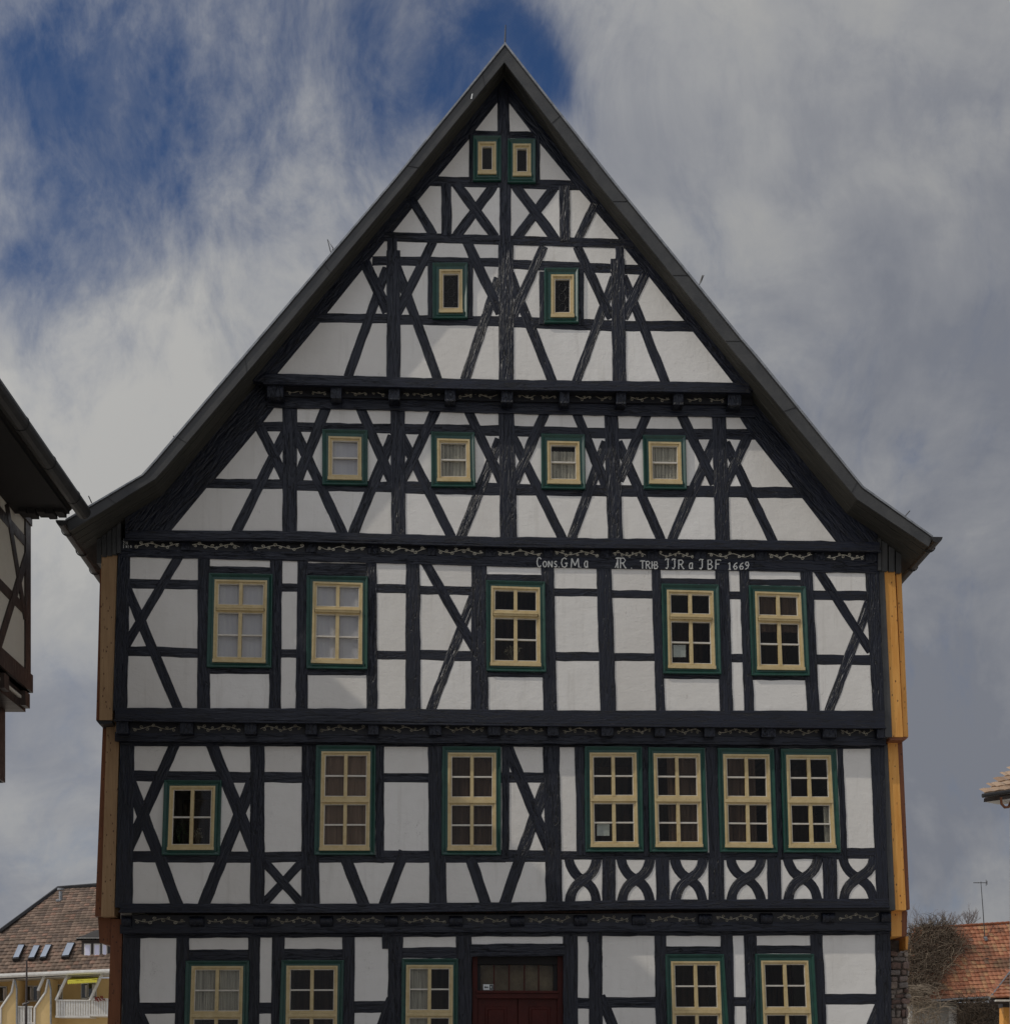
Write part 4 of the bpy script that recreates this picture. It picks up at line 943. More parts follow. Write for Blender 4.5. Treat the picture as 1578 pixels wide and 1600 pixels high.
# ridge rod and small hooks on the verge
mb = MB(); a = P(789, 70, yV); b = P(790, 39, yV); mb.tube([a, (a + b) / 2, b], .015, 5, .007); hbuild(mb, 'lightning_rod', 'wire')
for pts in ([(517, 394), (512, 374), (521, 388), (518, 396)], [(1092, 446), (1097, 430), (1095, 442), (1099, 430)], [(144, 786), (139, 775)], [(1414, 806), (1421, 798)], [(273, 683), (271, 681)]):
    mb = MB(); mb.tube([P(x, y, yV + .1) for x, y in pts], .008, 4); hbuild(mb, 'snow_hook', 'wire')
mb = MB(); a = P(738.5, 147, yV - .03); b = P(737, 155, yV - .03); mb.tube([a, b], .012, 4); hbuild(mb, 'cable_clip', 'zinc')

# gutters along both eaves
def gutter(tip, eave, side):
    mb = MB(); r = .085; c = Vector((eave[0] - H_off.x + side * .05, 0, eave[1] - .02)); n = 8; y0, y1 = yV - .03, YBK
    prof = [(c.x + math.cos(PI + PI * i / n) * r, c.z + math.sin(PI + PI * i / n) * r) for i in range(n + 1)]
    prof += [(c.x + math.cos(2 * PI - PI * i / n) * (r - .008), c.z + math.sin(2 * PI - PI * i / n) * (r - .008)) for i in range(n + 1)]
    mb.prism(prof, y0, y1)
    mb.prism([(c.x + math.cos(PI + PI * i / n) * r, c.z + math.sin(PI + PI * i / n) * r) for i in range(n + 1)], y0 - .004, y0)
    mb.build('gutter', 'gutter_dark', H, smooth=False)
    for k in range(9):
        y = y0 + .35 + k * .8; b = MB()
        b.tube([(c.x + math.cos(PI + PI * i / n) * (r + .012), y, c.z + math.sin(PI + PI * i / n) * (r + .012)) for i in range(n + 1)] + [(c.x - side * .2, y, c.z + .06)], .009, 4); b.build('gutter_bracket', 'gutter_dark', H)
gutter(None, RO_L[-1], -1); gutter(None, RO_R[-1], 1)
# eave underside boxing, side walls, back wall, cladding
zl = P(180, 850, yV).z
zE = RI_L[-1][1]
XL = P(188, 1000, 0).x; XR = P(1388, 1000, 0).x
eL, eR = RI_L[-1], RI_R[-1]
mb = MB(); mb.box((XL - .02, .12, 0), (XL + .15, YBK, eL[1] + .9)); hbuild(mb, 'side_wall', 'plaster')
mb = MB(); mb.box((XR - .15, .12, 0), (XR + .02, YBK, eR[1] + .9)); hbuild(mb, 'side_wall', 'plaster')
mb = MB(); apx = RI_L[0]
mb.prism([(XL, 0), (XR, 0), (XR, eR[1] + .5), (apx[0], apx[1] - .3), (XL, eL[1] + .5)], YBK - .2, YBK - .1); hbuild(mb, 'rear_wall', 'plaster')
# boarding under the eaves (dark upright boards beside the corner posts)
for i, (x0, x1, yb_) in enumerate([(183, 189, 864), (176, 182.4, 866), (168, 175.4, 868), (160, 167.4, 870), (152, 159.4, 880)]):
    top = sub(RI_L, RO_L, P(x0, 900, yA + .02 * i).x, P(x1, 900, yA + .02 * i).x, .1)
    p0 = P(x0, yb_, yA + .02 * i + .03); p1 = P(x1, yb_, yA + .02 * i + .03)
    mb = MB(); mb.prism([(p0.x, p0.z), (p1.x, p1.z), (p1.x, top[-1][1]), (p0.x, top[0][1])], yA + .02 * i + .03, 6); hbuild(mb, 'eave_board', 'verge_board')
for i, (x0, x1, yb_) in enumerate([(1371.5, 1376.5, 891), (1377.5, 1386, 892), (1388, 1397, 893), (1399, 1407.5, 895)]):
    top = sub(RI_R, RO_R, P(x0, 900, yA + .02 * i).x, P(x1, 900, yA + .02 * i).x, .1)
    p0 = P(x0, yb_, yA + .02 * i + .03); p1 = P(x1, yb_, yA + .02 * i + .03)
    mb = MB(); mb.prism([(p0.x, p0.z), (p1.x, p1.z), (p1.x, top[-1][1]), (p0.x, top[0][1])], yA + .02 * i + .03, 6); hbuild(mb, 'eave_board', 'verge_board')
def clad(pts, yf, yb, m, name='cladding_board'):
    mb = MB(); mb.prism([pz(x, y, yf) for x, y in pts], yf, yb); o = hbuild(mb, name, m); return o
yb2 = 6
# left, upper / middle / lower
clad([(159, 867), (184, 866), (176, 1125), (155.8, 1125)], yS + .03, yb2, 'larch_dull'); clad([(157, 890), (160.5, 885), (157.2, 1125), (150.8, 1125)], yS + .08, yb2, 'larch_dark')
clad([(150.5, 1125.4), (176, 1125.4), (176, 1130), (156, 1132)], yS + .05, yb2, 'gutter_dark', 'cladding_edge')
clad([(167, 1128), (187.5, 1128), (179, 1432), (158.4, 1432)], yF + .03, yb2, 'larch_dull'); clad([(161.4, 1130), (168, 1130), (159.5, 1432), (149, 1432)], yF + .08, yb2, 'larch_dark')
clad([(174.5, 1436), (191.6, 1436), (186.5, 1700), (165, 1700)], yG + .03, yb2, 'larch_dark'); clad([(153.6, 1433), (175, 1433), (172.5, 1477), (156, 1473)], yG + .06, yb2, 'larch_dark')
# right
clad([(1372.5, 890), (1381, 890), (1393.5, 1151.5), (1382.5, 1151.5)], yS + .01, yb2, 'verge_board', 'corner_strip')
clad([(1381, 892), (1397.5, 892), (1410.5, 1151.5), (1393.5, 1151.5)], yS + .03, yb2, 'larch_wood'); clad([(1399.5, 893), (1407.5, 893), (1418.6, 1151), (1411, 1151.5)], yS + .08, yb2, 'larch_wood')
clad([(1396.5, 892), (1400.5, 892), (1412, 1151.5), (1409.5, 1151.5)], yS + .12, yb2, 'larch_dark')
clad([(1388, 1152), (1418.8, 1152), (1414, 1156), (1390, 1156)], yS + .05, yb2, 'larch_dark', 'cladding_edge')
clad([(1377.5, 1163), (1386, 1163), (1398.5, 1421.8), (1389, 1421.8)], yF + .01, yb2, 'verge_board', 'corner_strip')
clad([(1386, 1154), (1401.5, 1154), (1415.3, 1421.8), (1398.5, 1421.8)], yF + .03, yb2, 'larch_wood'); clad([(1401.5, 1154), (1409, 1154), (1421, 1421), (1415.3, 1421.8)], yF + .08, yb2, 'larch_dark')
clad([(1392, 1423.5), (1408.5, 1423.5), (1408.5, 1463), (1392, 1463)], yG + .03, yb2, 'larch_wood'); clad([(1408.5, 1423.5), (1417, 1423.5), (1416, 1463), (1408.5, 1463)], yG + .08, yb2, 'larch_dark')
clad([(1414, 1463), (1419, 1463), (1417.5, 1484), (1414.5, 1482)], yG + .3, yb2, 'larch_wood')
mb = MB(); mb.box((P(1390, 1500, .3).x, .62, 0), (P(1414, 1500, .3).x, 6, P(1400, 1466, .3).z)); hbuild(mb, 'side_plinth', 'mortar')
# inner floors keep the rooms dark
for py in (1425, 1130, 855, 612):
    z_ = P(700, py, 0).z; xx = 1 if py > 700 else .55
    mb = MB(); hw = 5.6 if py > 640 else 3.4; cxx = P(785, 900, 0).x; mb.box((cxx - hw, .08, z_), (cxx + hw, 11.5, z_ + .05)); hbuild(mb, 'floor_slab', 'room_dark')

# ------------------------------------------------------------------ rubble wall beside the house
W_ = empty('rubble_wall', P(1405, 1760, .3).xyz * 1, 'rough reddish rubble stone wall beside the right corner of the half-timbered house', 'wall'); W_.location.z = 0
wl_ = W_.location.copy()
mb = MB(); a = P(1394, 1600, .42); b = P(1416, 1490, .42); mb.box((a.x, .42, 0), (b.x, 1.1, b.z)); mb.build('wall_core', 'mortar', W_, origin=None).location = -wl_
rr = random.Random(4)
y_ = 1487
while y_ < 1700:
    h_ = rr.uniform(6, 14); x_ = 1389 + rr.uniform(0, 3)
    while x_ < 1418:
        w_ = rr.uniform(6, 19); xe = min(x_ + w_, 1420 + rr.uniform(-2, 2))
        if xe - x_ > 3:
            a = P(x_ + .6, y_ + h_ - .8, .38); b = P(xe - .6, y_ + .6, .38); yf = .34 + rr.uniform(0, .06)
            mb = MB(); mb.box((a.x - wl_.x, yf - wl_.y, a.z), (b.x - wl_.x, .6 - wl_.y, b.z))
            o = mb.build('stone', 'rubble', W_); bevel(o, .022, 2)
            for v in o.data.vertices: v.co += noise.noise_vector(v.co * 7 + Vector((x_, y_, 0))) * .026
        x_ = xe
    y_ += h_

# ------------------------------------------------------------------ tiled roofs helper
def tiled(A0, A1, B0, B1, rows, tw, name, m, parent, under, wave=.02):
    # A eave line, B ridge line (world points); rows of tiles each lifted at its lower edge
    mb_v = []; mb_f = []; tv = []; A0, A1, B0, B1 = map(Vector, (A0, A1, B0, B1))
    nrm = (A1 - A0).cross(B0 - A0).normalized()
    if nrm.z < 0: nrm = -nrm
    rr = random.Random(rows); ax = (A1 - A0).normalized()
    for r in range(rows):
        t0 = r / rows; t1 = (r + 1.08) / rows; l0 = A0.lerp(B0, t0); r0 = A1.lerp(B1, t0); l1 = A0.lerp(B0, t1); r1 = A1.lerp(B1, t1)
        up = (l1 + r1) / 2 - (l0 + r0) / 2; up = up - ax * up.dot(ax)
        s0 = (l0 - A0).dot(ax); s1 = (r0 - A0).dot(ax); x = s0 + (r % 2) * tw * .5 - tw; 
        base = A0 + (l0 - A0) - ax * s0
        while x < s1:
            xa, xb = max(x, s0), min(x + tw, s1); x += tw
            if xb - xa < tw * .2: continue
            n = len(mb_v); lift = .035 + rr.uniform(0, .012); ra = rr.random(); k0 = rr.uniform(-.012, .012)
            p0 = base + ax * xa + nrm * lift + up * k0; p2 = base + ax * (xb - .004) + nrm * lift * 1.0 + up * k0; p1 = (p0 + p2) / 2 + nrm * wave - up * .04
            q0 = base + ax * xa + up + nrm * .012; q2 = base + ax * (xb - .004) + up + nrm * .012; q1 = (q0 + q2) / 2 + nrm * wave * .8
            d = -nrm * (lift * .9)
            mb_v += [p0, p1, p2, q0, q1, q2, p0 + d, p1 + d, p2 + d]; tv += [ra] * 9
            mb_f += [(n, n + 1, n + 4, n + 3), (n + 1, n + 2, n + 5, n + 4), (n + 6, n + 7, n + 1, n), (n + 7, n + 8, n + 2, n + 1)]
    off = parent.location
    me = mesh(name, [v - off for v in mb_v], mb_f); at = me.attributes.new('tile', 'FLOAT', 'POINT')
    for i, v in enumerate(tv): at.data[i].value = v
    o = link(name, me, m, parent, kind='stuff')
    u = MB(); u.add([v - off - nrm * .10 for v in (A0, A1, B1, B0)] + [v - off - nrm * .18 for v in (A0, A1, B1, B0)], [(0, 1, 2, 3), (7, 6, 5, 4), (0, 4, 5, 1), (1, 5, 6, 2), (2, 6, 7, 3), (3, 7, 4, 0)])
    u.build(under, 'old_timber', parent); return nrm
def pbox(parent, name, m, x0, y0, x1, y1, yf, yb, bev=0, **kw):
    a = P(x0, y1, yf); b = P(x1, y0, yf); mb = MB(); L = parent.location; mb.box((a.x - L.x, yf - L.y, a.z - L.z), (b.x - L.x, yb - L.y, b.z - L.z)); o = mb.build(name, m, parent, **kw)
    if bev: bevel(o, bev)
    return o
def pprism(parent, name, m, pts, yf, yb, **kw):
    L = parent.location; mb = MB(); mb.prism([(P(x, y, yf).x - L.x, P(x, y, yf).z - L.z) for x, y in pts], yf - L.y, yb - L.y); return mb.build(name, m, parent, **kw)

# ------------------------------------------------------------------ far left: long house with balconies
Y1 = 44.0
LB = empty('balcony_house', (P(60, 1600, Y1).x, Y1, 0), 'yellow house with white balconies and big brown tiled roof at lower left', 'house')
L_ = LB.location
eA0, eA1 = P(-90, 1531, Y1 - .5), P(260, 1511, Y1 - .5)
k0, k1 = P(-90, 1477, Y1 + 1.4), P(260, 1461, Y1 + 1.4)
r0, r1 = P(93, 1389, Y1 + 6), P(260, 1376, Y1 + 6)
kk0 = P(-22, 1474, Y1 + 1.4)
tiled(eA0, eA1, k0, k1, 10, .25, 'roof_tiles', 'brown_tiles', LB, 'roof_deck')
tiled(P(-29, 1477, Y1 + 1.4), k1, P(92, 1389, Y1 + 6), r1, 21, .25, 'roof_tiles', 'brown_tiles', LB, 'roof_deck')
mb = MB(); mb.tube([p - L_ for p in (P(0, 1456, Y1 + 2.2), P(46, 1422, Y1 + 4.1), P(92, 1388, Y1 + 6), P(150, 1383.5, Y1 + 6), r1)], .12, 6); mb.build('ridge_tiles', 'gutter_dark', LB)
for x0, x1, yt, yb_ in [(21, 31, 1480, 1503), (45, 55, 1481, 1503), (63, 73, 1480, 1502), (97, 109, 1477, 1500)]:
    s0 = 10; yt0, yb0 = Y1 + 1.1, Y1 + .2
    pts = [P(x0, yb_, yb0), P(x1, yb_ - 1, yb0), P(x1 + s0, yt, yt0), P(x0 + s0, yt, yt0)]
    n_ = Vector((0, -.55, .6)); f = MB(); f.add([p + n_ * .22 - L_ for p in pts] + [p - n_ * .3 - L_ for p in pts], [(0, 1, 2, 3), (0, 4, 5, 1), (1, 5, 6, 2), (2, 6, 7, 3), (3, 7, 4, 0)])
    sk = f.build('skylight', 'gutter_dark', LB)
    c = sum(pts, Vector()) / 4; f = MB(); f.add([c + (p - c) * .86 + n_ * .25 - L_ for p in pts], [(0, 1, 2, 3)]); f.build('pane', 'skylight_glass', sk)
# vent pipe
mb = MB(); p = P(95.5, 1407, Y1 + 3.6); mb.tube([p - L_, p + Vector((0, 0, .45)) - L_], .09, 8); mb.tube([p + Vector((-.22, 0, -.02)) - L_, p - L_], .07, 6); vp = mb.build('vent_pipe', 'zinc', LB)
mb = MB(); mb.tube([p + Vector((0, 0, .50)) - L_, p + Vector((0, 0, .60)) - L_], .17, 10); mb.build('vent_cap', 'zinc', vp)
# dormer
dm = pbox(LB, 'dormer', 'old_timber', 128, 1468, 178, 1499, Y1 + .4, Y1 + 3)
for x0, x1 in [(132, 142.5), (147, 157), (160, 168)]:
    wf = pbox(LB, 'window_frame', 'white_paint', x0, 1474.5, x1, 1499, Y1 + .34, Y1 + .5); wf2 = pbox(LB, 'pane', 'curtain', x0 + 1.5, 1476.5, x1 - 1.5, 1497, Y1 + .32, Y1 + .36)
pbox(LB, 'dormer_gutter', 'white_paint', 120, 1465.5, 180, 1468.5, Y1 + .1, Y1 + .3)
a_ = [P(120, 1466, Y1 + .1), P(190, 1466, Y1 + .1), P(190, 1446, Y1 + 2.6), P(158, 1450, Y1 + 2.6)]
mb = MB(); mb.add([p - L_ for p in a_] + [p - L_ - Vector((0, 0, .1)) for p in a_], [(0, 1, 2, 3), (0, 4, 5, 1), (1, 5, 6, 2), (2, 6, 7, 3), (3, 7, 4, 0)]); mb.build('dormer_roof', 'dark_tiles', LB)
mb = MB(); mb.tube([P(143, 1517, Y1 - .2) - L_, P(160, 1492, Y1 + .6) - L_, P(168, 1478, Y1 + .6) - L_], .05, 5); mb.build('downpipe', 'white_paint', LB)
# walls
pbox(LB, 'wall', 'plaster_yellow', -90, 1529, 260, 1740, Y1 + .9, Y1 + 8); 
mb = MB(); mb.tube([P(-90, 1529, Y1 - .62) - L_, P(260, 1513.5, Y1 - .62) - L_], .10, 8); mb.build('gutter', 'white_paint', LB)
pprism(LB, 'fascia_board', 'white_paint', [(-90, 1532), (260, 1516), (260, 1519), (-90, 1535)], Y1 - .3, Y1 + .9)
for xa in (-22, 27, 80):        # slanting party fins between the balconies, each with a white coping
    pprism(LB, 'balcony_fin', 'plaster_yellow', [(xa - 4, 1532), (xa + 1, 1532), (xa - 1, 1640), (xa - 27, 1640), (xa - 25, 1575), (xa - 8, 1551)] if xa < 60 else [(xa - 4, 1530), (xa, 1530), (xa, 1640), (xa - 26, 1640), (xa - 25, 1574), (xa - 8, 1549)], Y1 - .35, Y1 + .9)
    mb = MB(); mb.tube([P(a, b, Y1 - .38) - L_ for a, b in [(xa - 4, 1530), (xa - 8, 1550), (xa - 25, 1575), (xa - 26, 1640)]], .055, 5); mb.build('fin_coping', 'white_paint', LB)
    mb = MB(); mb.tube([P(a, b, Y1 - .45) - L_ for a, b in [(xa - 3, 1531), (xa, 1545), (xa, 1640)]], .045, 6); mb.build('downpipe', 'zinc', LB)
for x0, x1, yt in [(0, 10, 1541), (42, 51, 1540), (53, 62, 1540), (87, 97, 1538), (128, 137, 1536), (139, 150, 1535)]:
    wf = pbox(LB, 'window', 'white_paint', x0 - 1.2, yt, x1 + 1.2, yt + 25, Y1 + .82, Y1 + .95); pbox(wf, 'pane', 'dark_glass', 0, 0, 0, 0, 0, 0) if False else None
    o = pbox(LB, 'window_pane', 'dark_glass', x0, yt + 1.5, x1, yt + 23, Y1 + .80, Y1 + .83); pbox(LB, 'net_curtain', 'net_curtain', x0 + 5.5, yt + 3, x1 - .4, yt + 22, Y1 + .785, Y1 + .79)
for x0, x1, yt in [(28, 51, 1572), (88, 140, 1562), (143, 175, 1560)]:
    pbox(LB, 'balcony_slab', 'white_paint', x0 - 1, yt + 25, x1 + 1, yt + 28, Y1 - .3, Y1 + .9)
    x = x0
    while x < x1: pbox(LB, 'balcony_board', 'white_paint', x, yt + 2, x + 3.2, yt + 25, Y1 - .3, Y1 - .26); x += 3.9
    pbox(LB, 'balcony_rail', 'white_paint', x0 - 1, yt, x1 + 1, yt + 2, Y1 - .34, Y1 - .22)
for a, b in [((107, 1522), (88, 1563)), ((160, 1522), (141, 1563)), ((70, 1525), (60, 1548))]:
    mb = MB(); mb.tube([P(*a, Y1 - .35) - L_, P(*b, Y1 - .35) - L_], .07, 5); mb.build('balcony_strut', 'white_paint', LB)
aw = MB(); pts = [P(106, 1532.5, Y1 - .9), P(152, 1530, Y1 - .9), P(156, 1526, Y1 + .2), P(112, 1527.5, Y1 + .2)]
aw.add([p for p in pts] + [p + Vector((0, 0, -.03)) for p in pts], [(0, 1, 2, 3), (7, 6, 5, 4), (0, 4, 5, 1), (1, 5, 6, 2), (2, 6, 7, 3), (3, 7, 4, 0)])
n = 14
for i in range(n):
    a, b = pts[0].lerp(pts[1], i / n), pts[0].lerp(pts[1], (i + 1) / n); aw.add([a, b, b + Vector((0, 0, -.12)), (a + b) / 2 + Vector((0, 0, -.17)), a + Vector((0, 0, -.12))], [(0, 1, 2, 3, 4)])
o = aw.build('awning', 'awning'); o['label'] = 'small bright yellow awning above a balcony of the yellow house'; o['category'] = 'awning'
mb = MB(); rr = random.Random(2)
for i in range(60):
    c = P(rr.uniform(149, 164), rr.uniform(1557, 1563), Y1 - .45); d = Vector((rr.uniform(-1, 1), rr.uniform(-1, 0), rr.uniform(-.6, 1))) * .07; e = Vector((.05, 0, -.04))
    mb.add([c, c + d, c + d + e, c + e], [(0, 1, 2, 3)])
o = mb.build('balcony_flowers', 'flower_red'); o['label'] = 'dark red flowers in a box on the balcony rail of the yellow house'; o['category'] = 'flowers'
mb = MB(); mb.tube([P(41, 1610, 30), P(42, 1560, 30), P(42.5, 1500, 30)], .05, 6, .03); mb.tube([P(36, 1570, 30), P(46, 1566, 30)], .05, 4)
o = mb.build('flag_pole', 'old_timber'); o['label'] = 'thin dark pole standing in front of the yellow balcony house'; o['category'] = 'pole'

# ------------------------------------------------------------------ left foreground timber house
XN = -6.25; yc = -1.55
pc = PXP(46, 800, XN); yc = pc.y
eT = P(133, 801, yV - .42)           # tip of its gutter
NH = empty('timber_house', (XN, yc - 3, 0), 'old brown half-timbered house with dark overhanging eave at the left edge', 'house'); LN = NH.location.copy()
def nprismx(name, m, pts, x0, x1, **kw):          # outline in (y,z), extruded in x
    mb = MB(); n = len(pts); vs = [(x0 - LN.x, a - LN.y, b - LN.z) for a, b in pts] + [(x1 - LN.x, a - LN.y, b - LN.z) for a, b in pts]
    mb.add(vs, [tuple(range(n)), tuple(range(2 * n - 1, n - 1, -1))] + [(i, i + n, (i + 1) % n + n, (i + 1) % n) for i in range(n)])
    me = mesh(name, mb.v, mb.f); fixn(me); adduv(me, [(v.co.z, v.co.y) for v in me.vertices]); return link(name, me, m, NH)
def nyz(x, y): p = PXP(x, y, XN); return (p.y, p.z)
zg = PXP(10, 1225, XN - .35).z; wtop = eT.z - .02; zj = PXP(35, 1072, XN).z
ynear = -15.0
nprismx('wall', 'plaster_cream', [(yc, zj), (yc, wtop + .35), (ynear, wtop + .35), (ynear, zj)], XN - .10, XN)
nprismx('wall', 'old_timber', [(yc - .12, zg), (yc - .12, zj - .3), (ynear, zj - .3), (ynear, zg)], XN - .5, XN - .36)
def nbeam(pts, w, name='timber_brace', pr=.02):
    a = [nyz(*p) for p in pts]; a = [Vector(q) for q in a]; L1 = []; R1 = []
    for i, q in enumerate(a):
        d = (a[min(i + 1, len(a) - 1)] - a[max(i - 1, 0)]).normalized(); n_ = Vector((-d.y, d.x)) * w / 2; L1.append(q + n_); R1.append(q - n_)
    nprismx(name, 'old_timber', [tuple(p) for p in L1] + [tuple(p) for p in reversed(R1)], XN - .05, XN + pr)
nprismx('timber_post', 'old_timber', [(yc + .01, zj), (yc + .01, wtop + .3), (yc - .22, wtop + .3), (yc - .22, zj)], XN - .2, XN + .025)
dz = wtop - zj
def nb2(y0_, z0_, y1_, z1_, w, name, pr=.02):
    a, b = Vector((yc - y0_, zj + z0_ * dz)), Vector((yc - y1_, zj + z1_ * dz)); d = (b - a).normalized(); n_ = Vector((-d.y, d.x)) * w / 2
    nprismx(name, 'old_timber', [tuple(a + n_), tuple(b + n_), tuple(b - n_), tuple(a - n_)], XN - .05, XN + pr)
for k in range(6):
    o_ = k * 2.1
    nb2(o_ + .2, .88, o_ + 2.1, .88, .15, 'timber_rail', .018); nb2(o_ + .2, .47, o_ + 2.1, .47, .15, 'timber_rail', .018)
    nb2(o_ + .15, .80, o_ + 1.35, .1, .15, 'timber_brace', .024); nb2(o_ + 1.0, .97, o_ + .2, .42, .14, 'timber_brace', .022)
    nb2(o_ + 1.5, .05, o_ + 1.5, 1.0, .17, 'timber_post', .03); nb2(o_ + 2.1, .05, o_ + 2.1, 1.0, .17, 'timber_post', .03)
nprismx('timber_sill', 'old_timber', [(yc + .03, zj), (yc + .03, zj + .26), (ynear, zj + .26), (ynear, zj)], XN - .1, XN + .05)
nprismx('timber_plate', 'old_timber', [(yc + .03, wtop + .02), (yc + .03, wtop + .2), (ynear, wtop + .2), (ynear, wtop + .02)], XN - .1, XN + .04)
nprismx('jetty_moulding', 'old_timber', [(yc + .03, zj - .28), (yc + .03, zj - .02), (ynear, zj - .02), (ynear, zj - .28)], XN - .4, XN - .06)
nprismx('jetty_moulding', 'plaster_cream', [(yc - .02, zj - .15), (yc - .02, zj - .11), (ynear, zj - .11), (ynear, zj - .15)], XN - .1, XN - .03)
zg = PXP(10, 1225, XN - .35).z
nprismx('timber_post', 'old_timber', [(yc - .05, zg), (yc - .05, zj - .28), (yc - .32, zj - .28), (yc - .32, zg)], XN - .55, XN - .33)
nprismx('wall', 'plaster_cream', [(yc - .6, 0), (yc - .6, zg), (ynear, zg), (ynear, 0)], XN - 1.1, XN - .8)
for k in range(12):
    nprismx('beam_end', 'old_timber', [(yc - .05 - k * .9, zj - .25), (yc - .05 - k * .9, zj - .04), (yc - .25 - k * .9, zj - .04), (yc - .25 - k * .9, zj - .25)], XN - .1, XN + .03)
# roof: eave along y, rising to the left
RIDGE = 3.9; pit = math.tan(math.radians(50)); ye, yn = eT.y, -15.0
ex, ez = eT.x - .07, eT.z + .10
def roofpoly(x0, z0, th):
    mb = MB(); a = [(x0, z0), (x0 - RIDGE, z0 + RIDGE * pit), (x0 - 2 * RIDGE, z0), (x0 - 2 * RIDGE + .1, z0 - th), (x0 - RIDGE, z0 + RIDGE * pit - th * 1.4), (x0 - .12, z0 - th)]
    mb.prism([(p[0] - LN.x, p[1]) for p in a], yn - LN.y, ye - .05 - LN.y); return mb
roofpoly(ex, ez, .12).build('roof_slab', 'dark_tiles', NH)
mb = MB(); mb.box((XN - .1 - LN.x, yn - LN.y, ez - .17), (ex - .1 - LN.x, ye - .1 - LN.y, ez - .12)); mb.build('eave_soffit', 'eave_dark', NH)
gx = eT.x; gz = eT.z; mb = MB()
mb.tube([(gx - LN.x, yn - LN.y, gz), (gx - LN.x, ye - LN.y, gz)], .105, 12); mb.build('gutter', 'gutter_dark', NH, smooth=False)
for k in range(10):
    mb = MB(); yy = ye - .55 - k * 1.1; mb.tube([(gx - LN.x, yy - LN.y, gz), (gx - LN.x, yy + .03 - LN.y, gz)], .112, 12); mb.build('gutter_joint', 'gutter_dark', NH)
mb = MB(); a = [(XN - 7.2, 0), (XN - 1.0, 0), (XN - 1.0, zg), (XN - .37, zg), (XN - .37, zj - .2), (XN - .02, zj - .2), (XN - .02, wtop + .2), (ex - RIDGE, ez + RIDGE * pit - .2), (XN - 7.2, wtop)]
mb.prism([(p[0] - LN.x, p[1]) for p in a], yc - .12 - LN.y, yc - .03 - LN.y); mb.build('gable_wall', 'old_timber', NH)
rr = random.Random(9)
C_ = Vector((XN, yc, 0)); ang = -math.radians(1.25); v_ = LN.copy() - C_; v_.z = 0
NH.rotation_euler.z = ang; NH_new = C_ + Vector((v_.x * math.cos(ang) - v_.y * math.sin(ang), v_.x * math.sin(ang) + v_.y * math.cos(ang), 0))
for k in range(5):
    mb = MB(); x0 = XN + .1 + k * .13; h_ = .10 + .04 * (k % 2); mb.box((x0 - LN.x, ye - .30 - LN.y, ez - .16 - h_ * .6), (x0 + .11 - LN.x, ye - .09 - LN.y, ez - .11)); mb.build('eave_moulding', 'eave_dark', NH)

NH.location = NH_new
# ------------------------------------------------------------------ right: barn with red tiles
Y2 = 26.0
BN = empty('tiled_barn', (P(1500, 1600, Y2).x, Y2, 0), 'low barn with sagging red tile roof half overgrown with dry vines', 'barn'); LBn = BN.location
tiled(P(1395, 1566, Y2), P(1640, 1552, Y2), P(1428, 1453, Y2 + 2.6), P(1640, 1438.5, Y2 + 2.6), 18, .155, 'roof_tiles', 'red_tiles', BN, 'roof_deck', .014)
rr = random.Random(3); pa, pb = P(1428, 1451.5, Y2 + 2.6), P(1640, 1437.5, Y2 + 2.6); nn = 26
for i in range(nn):
    a, b = pa.lerp(pb, i / nn), pa.lerp(pb, (i + 1.06) / nn); mb = MB(); mb.tube([a - LBn, b - LBn + Vector((0, 0, .012))], .045, 6, .052); mb.build('ridge_tile', 'red_tiles', BN)
pbox(BN, 'wall', 'plaster_grey', 1425, 1567, 1640, 1730, Y2 + .35, Y2 + 5)
pbox(BN, 'wall_patch', 'white_paint', 1482, 1573, 1494, 1700, Y2 + .33, Y2 + .36)
for x0, x1 in [(1507, 1511), (1514, 1518), (1521, 1525), (1528, 1532)]: pbox(BN, 'fence_slat', 'plaster_grey', x0, 1583, x1, 1690, Y2 + .1, Y2 + .14)
mb = MB(); mb.tube([P(1640, 1553.5, Y2 - .05) - LBn, P(1455, 1563.5, Y2 - .05) - LBn], .04, 6); mb.build('gutter', 'zinc', BN)
mb = MB(); mb.tube([P(1537, 1468, Y2 + 2) - LBn, P(1541, 1467, Y2 + 2) - LBn], .09, 6); mb.build('antenna_collar', 'zinc', BN)
for x_, y_ in [(1539, 1497), ]:
    pbox(BN, 'roof_light', 'dark_glass', x_, y_, x_ + 5, y_ + 6, Y2 + 1.3, Y2 + 1.6)
AN = empty('tv_antenna', P(1537, 1466, Y2 + 2.1), 'thin rusty television antenna mast on the red barn roof', 'antenna'); La = AN.location
mb = MB(); mb.tube([P(1538, 1466, Y2 + 2.1) - La, P(1535, 1420, Y2 + 2.1) - La, P(1531.8, 1378, Y2 + 2.1) - La], .020, 6, .012); mb.build('mast', 'wire', AN)
mb = MB(); mb.tube([P(1520, 1379.3, Y2 + 2.1) - La, P(1541, 1379.3, Y2 + 2.1) - La], .013, 4)
for x_, h_ in [(1524, .6), (1528, .8), (1532, 2), (1540, 4.8), (1541.5, 3)]: mb.tube([P(x_, 1379.3 - h_, Y2 + 2.1) - La, P(x_, 1379.3 + h_, Y2 + 2.1) - La], .012, 4)
mb.build('aerial', 'wire', AN)
mb = MB(); mb.tube([P(1551, 1446, Y2 + 2.55) - La, P(1540, 1466, Y2 + 2.0) - La], .008, 4); mb.build('stay_wire', 'wire', AN)
